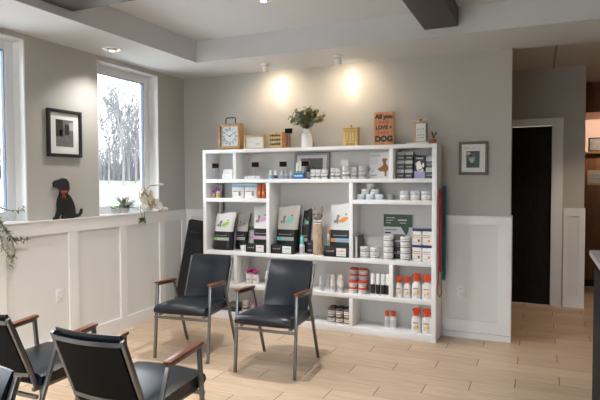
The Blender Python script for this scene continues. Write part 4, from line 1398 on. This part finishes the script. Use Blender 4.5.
# ------------------------------------------------------------------ window sill plants
def leaf(b, base, tip, w, m, bend=.0, up=(0, 0, 1)):
    base, tip = Vector(base), Vector(tip)
    d = tip - base
    s = d.cross(Vector(up))
    if s.length < 1e-5: s = Vector((1, 0, 0))
    s.normalize()
    n = s.cross(d).normalized()
    prof = [(0, .15), (.25, .8), (.5, 1), (.75, .75), (1, .05)]
    L_, C_, R_ = [], [], []
    for f, k in prof:
        c = base + d * f + n * bend * math.sin(f * math.pi)
        L_.append(b.bm.verts.new(c - s * w * k)); C_.append(b.bm.verts.new(c - n * w * .25)); R_.append(b.bm.verts.new(c + s * w * k))
    fs = []
    for i in range(4):
        fs += [b.bm.faces.new((L_[i], C_[i], C_[i + 1], L_[i + 1])), b.bm.faces.new((C_[i], R_[i], R_[i + 1], C_[i + 1]))]
    b._set(fs, m)

t = thing('potted_succulent', 'grey-leaved potted plant on the right window sill', 'plant', (-.030, -.995, WZ0))
b = B(); b.lathe([(.040, 0), (.055, .045), (.057, .05), (.052, .05), (.049, .044)], m='pot_grey', seg=20); b.build('pot', t)
b = B(); rnd = random.Random(4)
for k in range(60):
    a = rnd.uniform(0, 6.28); e = rnd.uniform(-.1, 1.1); ln = rnd.uniform(.09, .165)
    d = Vector((math.cos(a) * math.cos(e) * .55, math.sin(a) * math.cos(e) * 1.3, math.sin(e)))
    leaf(b, (d.x * .01, d.y * .02, .045), Vector((0, 0, .045)) + d * ln, .013, rnd.choice(['leaf_grey', 'leaf_grey', 'pot_grey', 'pot_grey', 'leaf_grey', 'leaf_green', 'leaf_dark']), .015)
for k in range(6):
    a = rnd.uniform(0, 6.28)
    b.tube([(0, 0, .05), (math.cos(a) * .02, math.sin(a) * .06, .12), (math.cos(a) * .03, math.sin(a) * .10, .15 + .04 * rnd.random())], .002, 'stem', 5)
b.build('leaves', t)
t = thing('small_succulent', 'small bright green succulent in a glass cup at the left of the right sill', 'plant', (-.03, -1.155, WZ0))
b = B(); b.lathe([(.022, 0), (.028, .05), (.026, .05), (.022, .01)], m='clear_plastic', seg=16); b.build('cup', t)
b = B()
for k in range(14):
    a = k * 2.4; ln = .035 + .02 * (k % 3)
    leaf(b, (0, 0, .045), (math.cos(a) * ln, math.sin(a) * ln, .055 + .03 * ((k * 7) % 5) / 5), .010, 'green' if k % 3 == 0 else 'leaf_green', .008)
b.build('leaves', t)

t = thing('potted_orchid', 'white orchid with tan-edged curling petals on the right window sill', 'plant', (-.02, -.70, WZ0))
b = B(); b.lathe([(.045, 0), (.060, .05), (.066, .085), (.060, .085), (.052, .06)], m='white_gloss', seg=22); b.build('pot', t)
b = B()
b.tube([(0, 0, .06), (.02, -.02, .16), (.025, .0, .235), (.03, .06, .272), (.035, .14, .276), (.04, .24, .285)], .008, 'petal_edge', 8, .006)
b.tube([(0, 0, .06), (.03, .06, .12), (.04, .13, .10), (.045, .20, .055)], .007, 'petal_edge', 8)
b.tube([(0, 0, .06), (.02, -.09, .12), (.03, -.115, .20), (.03, -.06, .26), (.03, .0, .245)], .007, 'petal_edge', 8)
b.build('stems', t)
b = B(); rnd = random.Random(8)
FL = [((.03, -.08, .15), 1.0), ((.035, -.045, .20), .9), ((.04, .02, .13), 1.1), ((.04, -.07, .08), 1.0), ((.045, .10, .075), 1.1), ((.05, .16, .045), .9), ((.04, .03, .05), 1.0), ((.04, .04, .19), .6)]
for (c, s) in FL:
    for k in range(5):
        a = 2 * math.pi * k / 5 + rnd.uniform(-.3, .3)
        tip = (c[0] + .025, c[1] + math.cos(a) * .066 * s, c[2] + math.sin(a) * .060 * s)
        leaf(b, c, tip, .034 * s, 'petal', .014, (1, 0, .2))
b.build('petals', t)
b = B(); b.ball((.045, .215, .287), (.016, .060, .015), 'petal', 12, 8); b.build('bud', t)
b = B(); b.ball((.05, .275, .010), (.026, .062, .024), 'petal', 12, 8); b.build('bud', t)
b = B(); b.ball((.05, .20, .06), (.02, .02, .02), 'brown_dog', 10, 6); b.build('bud', t)
b = B()
for q, (c, s) in enumerate(FL):
    a0 = q * 2.1
    pts = [(c[0] + .032, c[1] + math.cos(a0 + k * .35) * .060 * s, c[2] + math.sin(a0 + k * .35) * .055 * s) for k in range(6)]
    b.tube(pts, .007, 'petal_edge', 6, .003)
b.build('petal_edges', t)
b = B()
b.tube([(.03, -.10, .06), (.05, -.12, .01), (.055, -.10, -.05), (.055, -.11, -.08)], .003, 'stem', 5)
b.tube([(.03, -.10, .06), (.05, -.06, .0), (.055, -.06, -.05), (.055, -.10, -.08)], .003, 'stem', 5)
for k in range(16):
    a = k * 2.4
    leaf(b, (.055, -.10 + .02 * ((k % 3) - 1), -.09), (.055 + .02 * math.cos(a), -.10 + .05 * math.cos(a * 1.3), -.09 + .035 * math.sin(a)), .012, 'leaf_dark' if k % 2 else 'leaf_green', .006)
b.build('trailing_shoot', t)

t = thing('trailing_plant', 'leafy trailing plant hanging over the sill at the left photo edge', 'plant', (-.03, -2.56, WZ0))
b = B(); b.lathe([(.055, 0), (.080, .10), (.084, .11), (.076, .11), (.070, .09)], m='pot_grey', seg=22); b.build('pot', t)
b = B(); lf = B(); rnd = random.Random(12)
ST_ = [[(0, 0, .10), (.06, .06, .10), (.095, .11, .01), (.10, .15, -.08), (.10, .185, -.13), (.10, .22, -.215), (.10, .20, -.29), (.10, .17, -.345)],
       [(0, 0, .10), (.06, .07, .11), (.095, .15, -.06), (.10, .20, -.13), (.10, .25, -.15), (.10, .29, -.14), (.10, .335, -.155)],
       [(0, 0, .10), (.06, .02, .11), (.095, .07, -.02), (.10, .10, -.12), (.10, .12, -.20), (.10, .17, -.26), (.10, .20, -.30)],
       [(0, 0, .10), (.06, .05, .12), (.10, .09, .03), (.10, .13, -.05), (.10, .18, -.09), (.10, .24, -.17)],
       [(0, 0, .10), (.02, .13, .13), (.01, .25, .09), (.005, .33, .085), (.005, .39, .11)]]
for si, pts in enumerate(ST_):
    b.tube(pts, .0045, 'stem', 6, .0025)
    for i in range(2, len(pts)):
        for k in range(8 if si < 4 else 6):
            f = rnd.random()
            p = Vector(pts[i - 1]).lerp(Vector(pts[i]), f)
            d = Vector((rnd.uniform(-.1, 1), rnd.uniform(-1, 1), rnd.uniform(-1, .8))).normalized()
            leaf(lf, p, p + d * rnd.uniform(.022, .045), .008, rnd.choice(['leaf_grey', 'leaf_dark', 'leaf_olive', 'leaf_grey']) if si < 4 else 'leaf_green', .005)
b.build('stems', t); lf.build('leaves', t)

# ------------------------------------------------------------------ reception corner at the right
t = thing('reception_desk', 'reception desk with a pale stone top and black side at the right edge', 'desk', (0, 0, 0))
b = B(); b.box(4.19, 4.95, -3.6, -.955, .962, 1.0, 'stone_top', .004); b.build('worktop', t)
b = B(); b.box(4.165, 4.90, -3.55, -1.62, 0, .9615, 'desk_black', .003); b.build('body', t)
t = thing('wooden_cabinet', 'tall red-brown wooden cabinet in the far room at the right edge', 'cabinet', (0, 0, 0))
b = B(); b.box(4.36, 5.5, 3.22, 3.95, .10, 1.86, 'cabinet_wood', .003); b.box(4.37, 5.49, 3.26, 3.95, 0, .0995, 'black'); b.build('body', t)
b = B(); b.box(4.355, 5.52, 3.18, 3.95, 1.8605, 1.895, 'oak', .003); b.build('top', t)
b = B()
for i in range(3):
    for z0, z1 in ((.60, 1.82), (.14, .55)):
        b.box(4.38 + .37 * i, 4.73 + .37 * i, 3.203, 3.2195, z0, z1, 'cabinet_wood', .003)
b.build('door_panels', t)
t = thing('picture_frame', 'dark framed photograph standing on the far wooden cabinet', 'picture', (4.60, 3.30, 1.8955))
b = B(); b.box(-.115, .115, -.012, .012, 0, .20, 'black_satin', .002); b.build('frame', t)
b = B(); b.box(-.095, .095, -.0135, -.0122, .02, .18, 'photo_grey'); b.build('photograph', t)
t = thing('notice_paper', 'tan paper notice fixed to the front of the far wooden cabinet', 'notice', (4.59, 3.2005, 1.535))
b = B(); b.box(-.12, .12, -.002, .001, -.105, .105, 'oak_pale'); b.build('sheet', t)
b = B(); b.box(-.10, .10, -.0035, -.0022, -.08, .08, 'bag_tan'); bars(b, -.08, .08, .03, -.0036, 8, 'grey_print', .012, .25, 2); bars(b, -.08, .08, -.02, -.0036, 8, 'grey_print', .012, .25, 3); b.build('print', t)

# ------------------------------------------------------------------ lights
def lamp(kind, name, loc, energy, col, **kw):
    d = bpy.data.lights.new(name, kind)
    d.energy = energy
    d.color = col
    for k, v in kw.items():
        setattr(d, k, v)
    o = bpy.data.objects.new(name, d)
    COL.objects.link(o)
    o.location = loc
    return o
def aim(o, target):
    o.rotation_euler = (Vector(target) - o.location).to_track_quat('-Z', 'Y').to_euler()
for x, y in ((1.266, -.322), (2.070, -.355)):
    o = lamp('SPOT', 'spotlight_beam', (x, y, 2.600), SPOT, (1.0, 0.79, 0.60), spot_size=R(64), spot_blend=1.0, shadow_soft_size=.03)
    aim(o, (x + .025, 0.0, 2.49))
    o.scale = (.45, 1, 1)
    o = lamp('SPOT', 'spotlight_spill', (x, y, 2.598), 4.6, (1.0, 0.78, 0.55), spot_size=R(150), spot_blend=1.0, shadow_soft_size=.03)
    aim(o, (x + .02, 0.0, 2.30))
def unseen_can(x, y, z):          # unseen ceiling cans, added for brightness
    b = B(); b.lathe([(.050, -.001), (.085, -.001), (.088, -.006), (.078, -.011), (.056, -.008), (.050, -.003)], c=(x, y, z), m='white_gloss', seg=28, cap0=False, cap1=False)
    b.lathe([(.024, -.026), (.050, -.002)], c=(x, y, z), m='can_glow', seg=18); struct('unseen_can_fixture', b)
def downlight(x, y, z, e):
    o = lamp('SPOT', 'recessed_beam', (x, y, z - .032), e, (1.0, .955, .90), spot_size=R(125), spot_blend=.9, shadow_soft_size=.04)
    o.rotation_euler = (0, 0, 0)
downlight(.31, -1.50, CE, 22)
downlight(1.88, -1.54, TR, 62)
downlight(1.40, -3.40, TR, 62)  # this and the next two are unseen lamps added to brighten the room
downlight(1.40, -5.20, TR, 62)
downlight(.31, -3.60, CE, 30)
unseen_can(1.40, -3.40, TR)
unseen_can(1.40, -5.20, TR)
unseen_can(.31, -3.60, CE)
o = lamp('SPOT', 'corridor_beam', (4.75, .95, 2.78), 26, (1.0, .76, .54), spot_size=R(84), spot_blend=.7, shadow_soft_size=.05)
aim(o, (4.35, .95, 0))
unseen_can(4.75, .95, 2.825)
o = lamp('SPOT', 'far_room_lamp', (4.95, 3.0, 2.40), 30, (1.0, .78, .62), spot_size=R(120), spot_blend=.8, shadow_soft_size=.06)
aim(o, (4.7, 3.9, 1.9))

w = bpy.data.worlds.new('overcast'); SC.world = w
w.use_nodes = True
nt = w.node_tree
bg = nt.nodes['Background']
tc = nt.nodes.new('ShaderNodeTexCoord'); sx = nt.nodes.new('ShaderNodeSeparateXYZ'); rp = nt.nodes.new('ShaderNodeValToRGB')
nt.links.new(tc.outputs['Generated'], sx.inputs[0]); nt.links.new(sx.outputs[2], rp.inputs[0])
# overcast sky: the zenith is about three times as bright as the horizon
e = rp.color_ramp.elements
e[0].position = 0.0; e[0].color = (.31, .335, .36, 1)
e[1].position = 1.0; e[1].color = (.86, .93, 1.0, 1)
nt.links.new(rp.outputs[0], bg.inputs['Color'])
bg.inputs['Strength'].default_value = SKY

# ------------------------------------------------------------------ camera
f_px, yaw, pit, rol = 537.88, .4176, -.0354, -.0030
F = Vector((-math.sin(yaw) * math.cos(pit), math.cos(yaw) * math.cos(pit), math.sin(pit)))
Rt = Vector((math.cos(yaw), math.sin(yaw), 0)); U = Rt.cross(F)
R2 = Rt * math.cos(rol) + U * math.sin(rol); U2 = -Rt * math.sin(rol) + U * math.cos(rol)
cd = bpy.data.cameras.new('camera'); cam = bpy.data.objects.new('camera', cd); COL.objects.link(cam)
mw = Matrix((R2, U2, -F)).transposed().to_4x4(); mw.translation = (3.853, -5.302, 1.5)
cam.matrix_world = mw
cd.sensor_width = 36; cd.lens = f_px * 36 / 600; cd.clip_start = .02; cd.clip_end = 1000
SC.camera = cam
SC.view_settings.view_transform = 'Standard'; SC.view_settings.look = 'None'; SC.view_settings.gamma = 1; SC.view_settings.exposure = EXPO
SC.view_settings.use_curve_mapping = False
SC.cycles.use_denoising = True
SC.cycles.max_bounces = 10; SC.cycles.diffuse_bounces = 6; SC.cycles.transparent_max_bounces = 12
SC.cycles.sample_clamp_indirect = 6
SC.cycles.caustics_reflective = False; SC.cycles.caustics_refractive = False
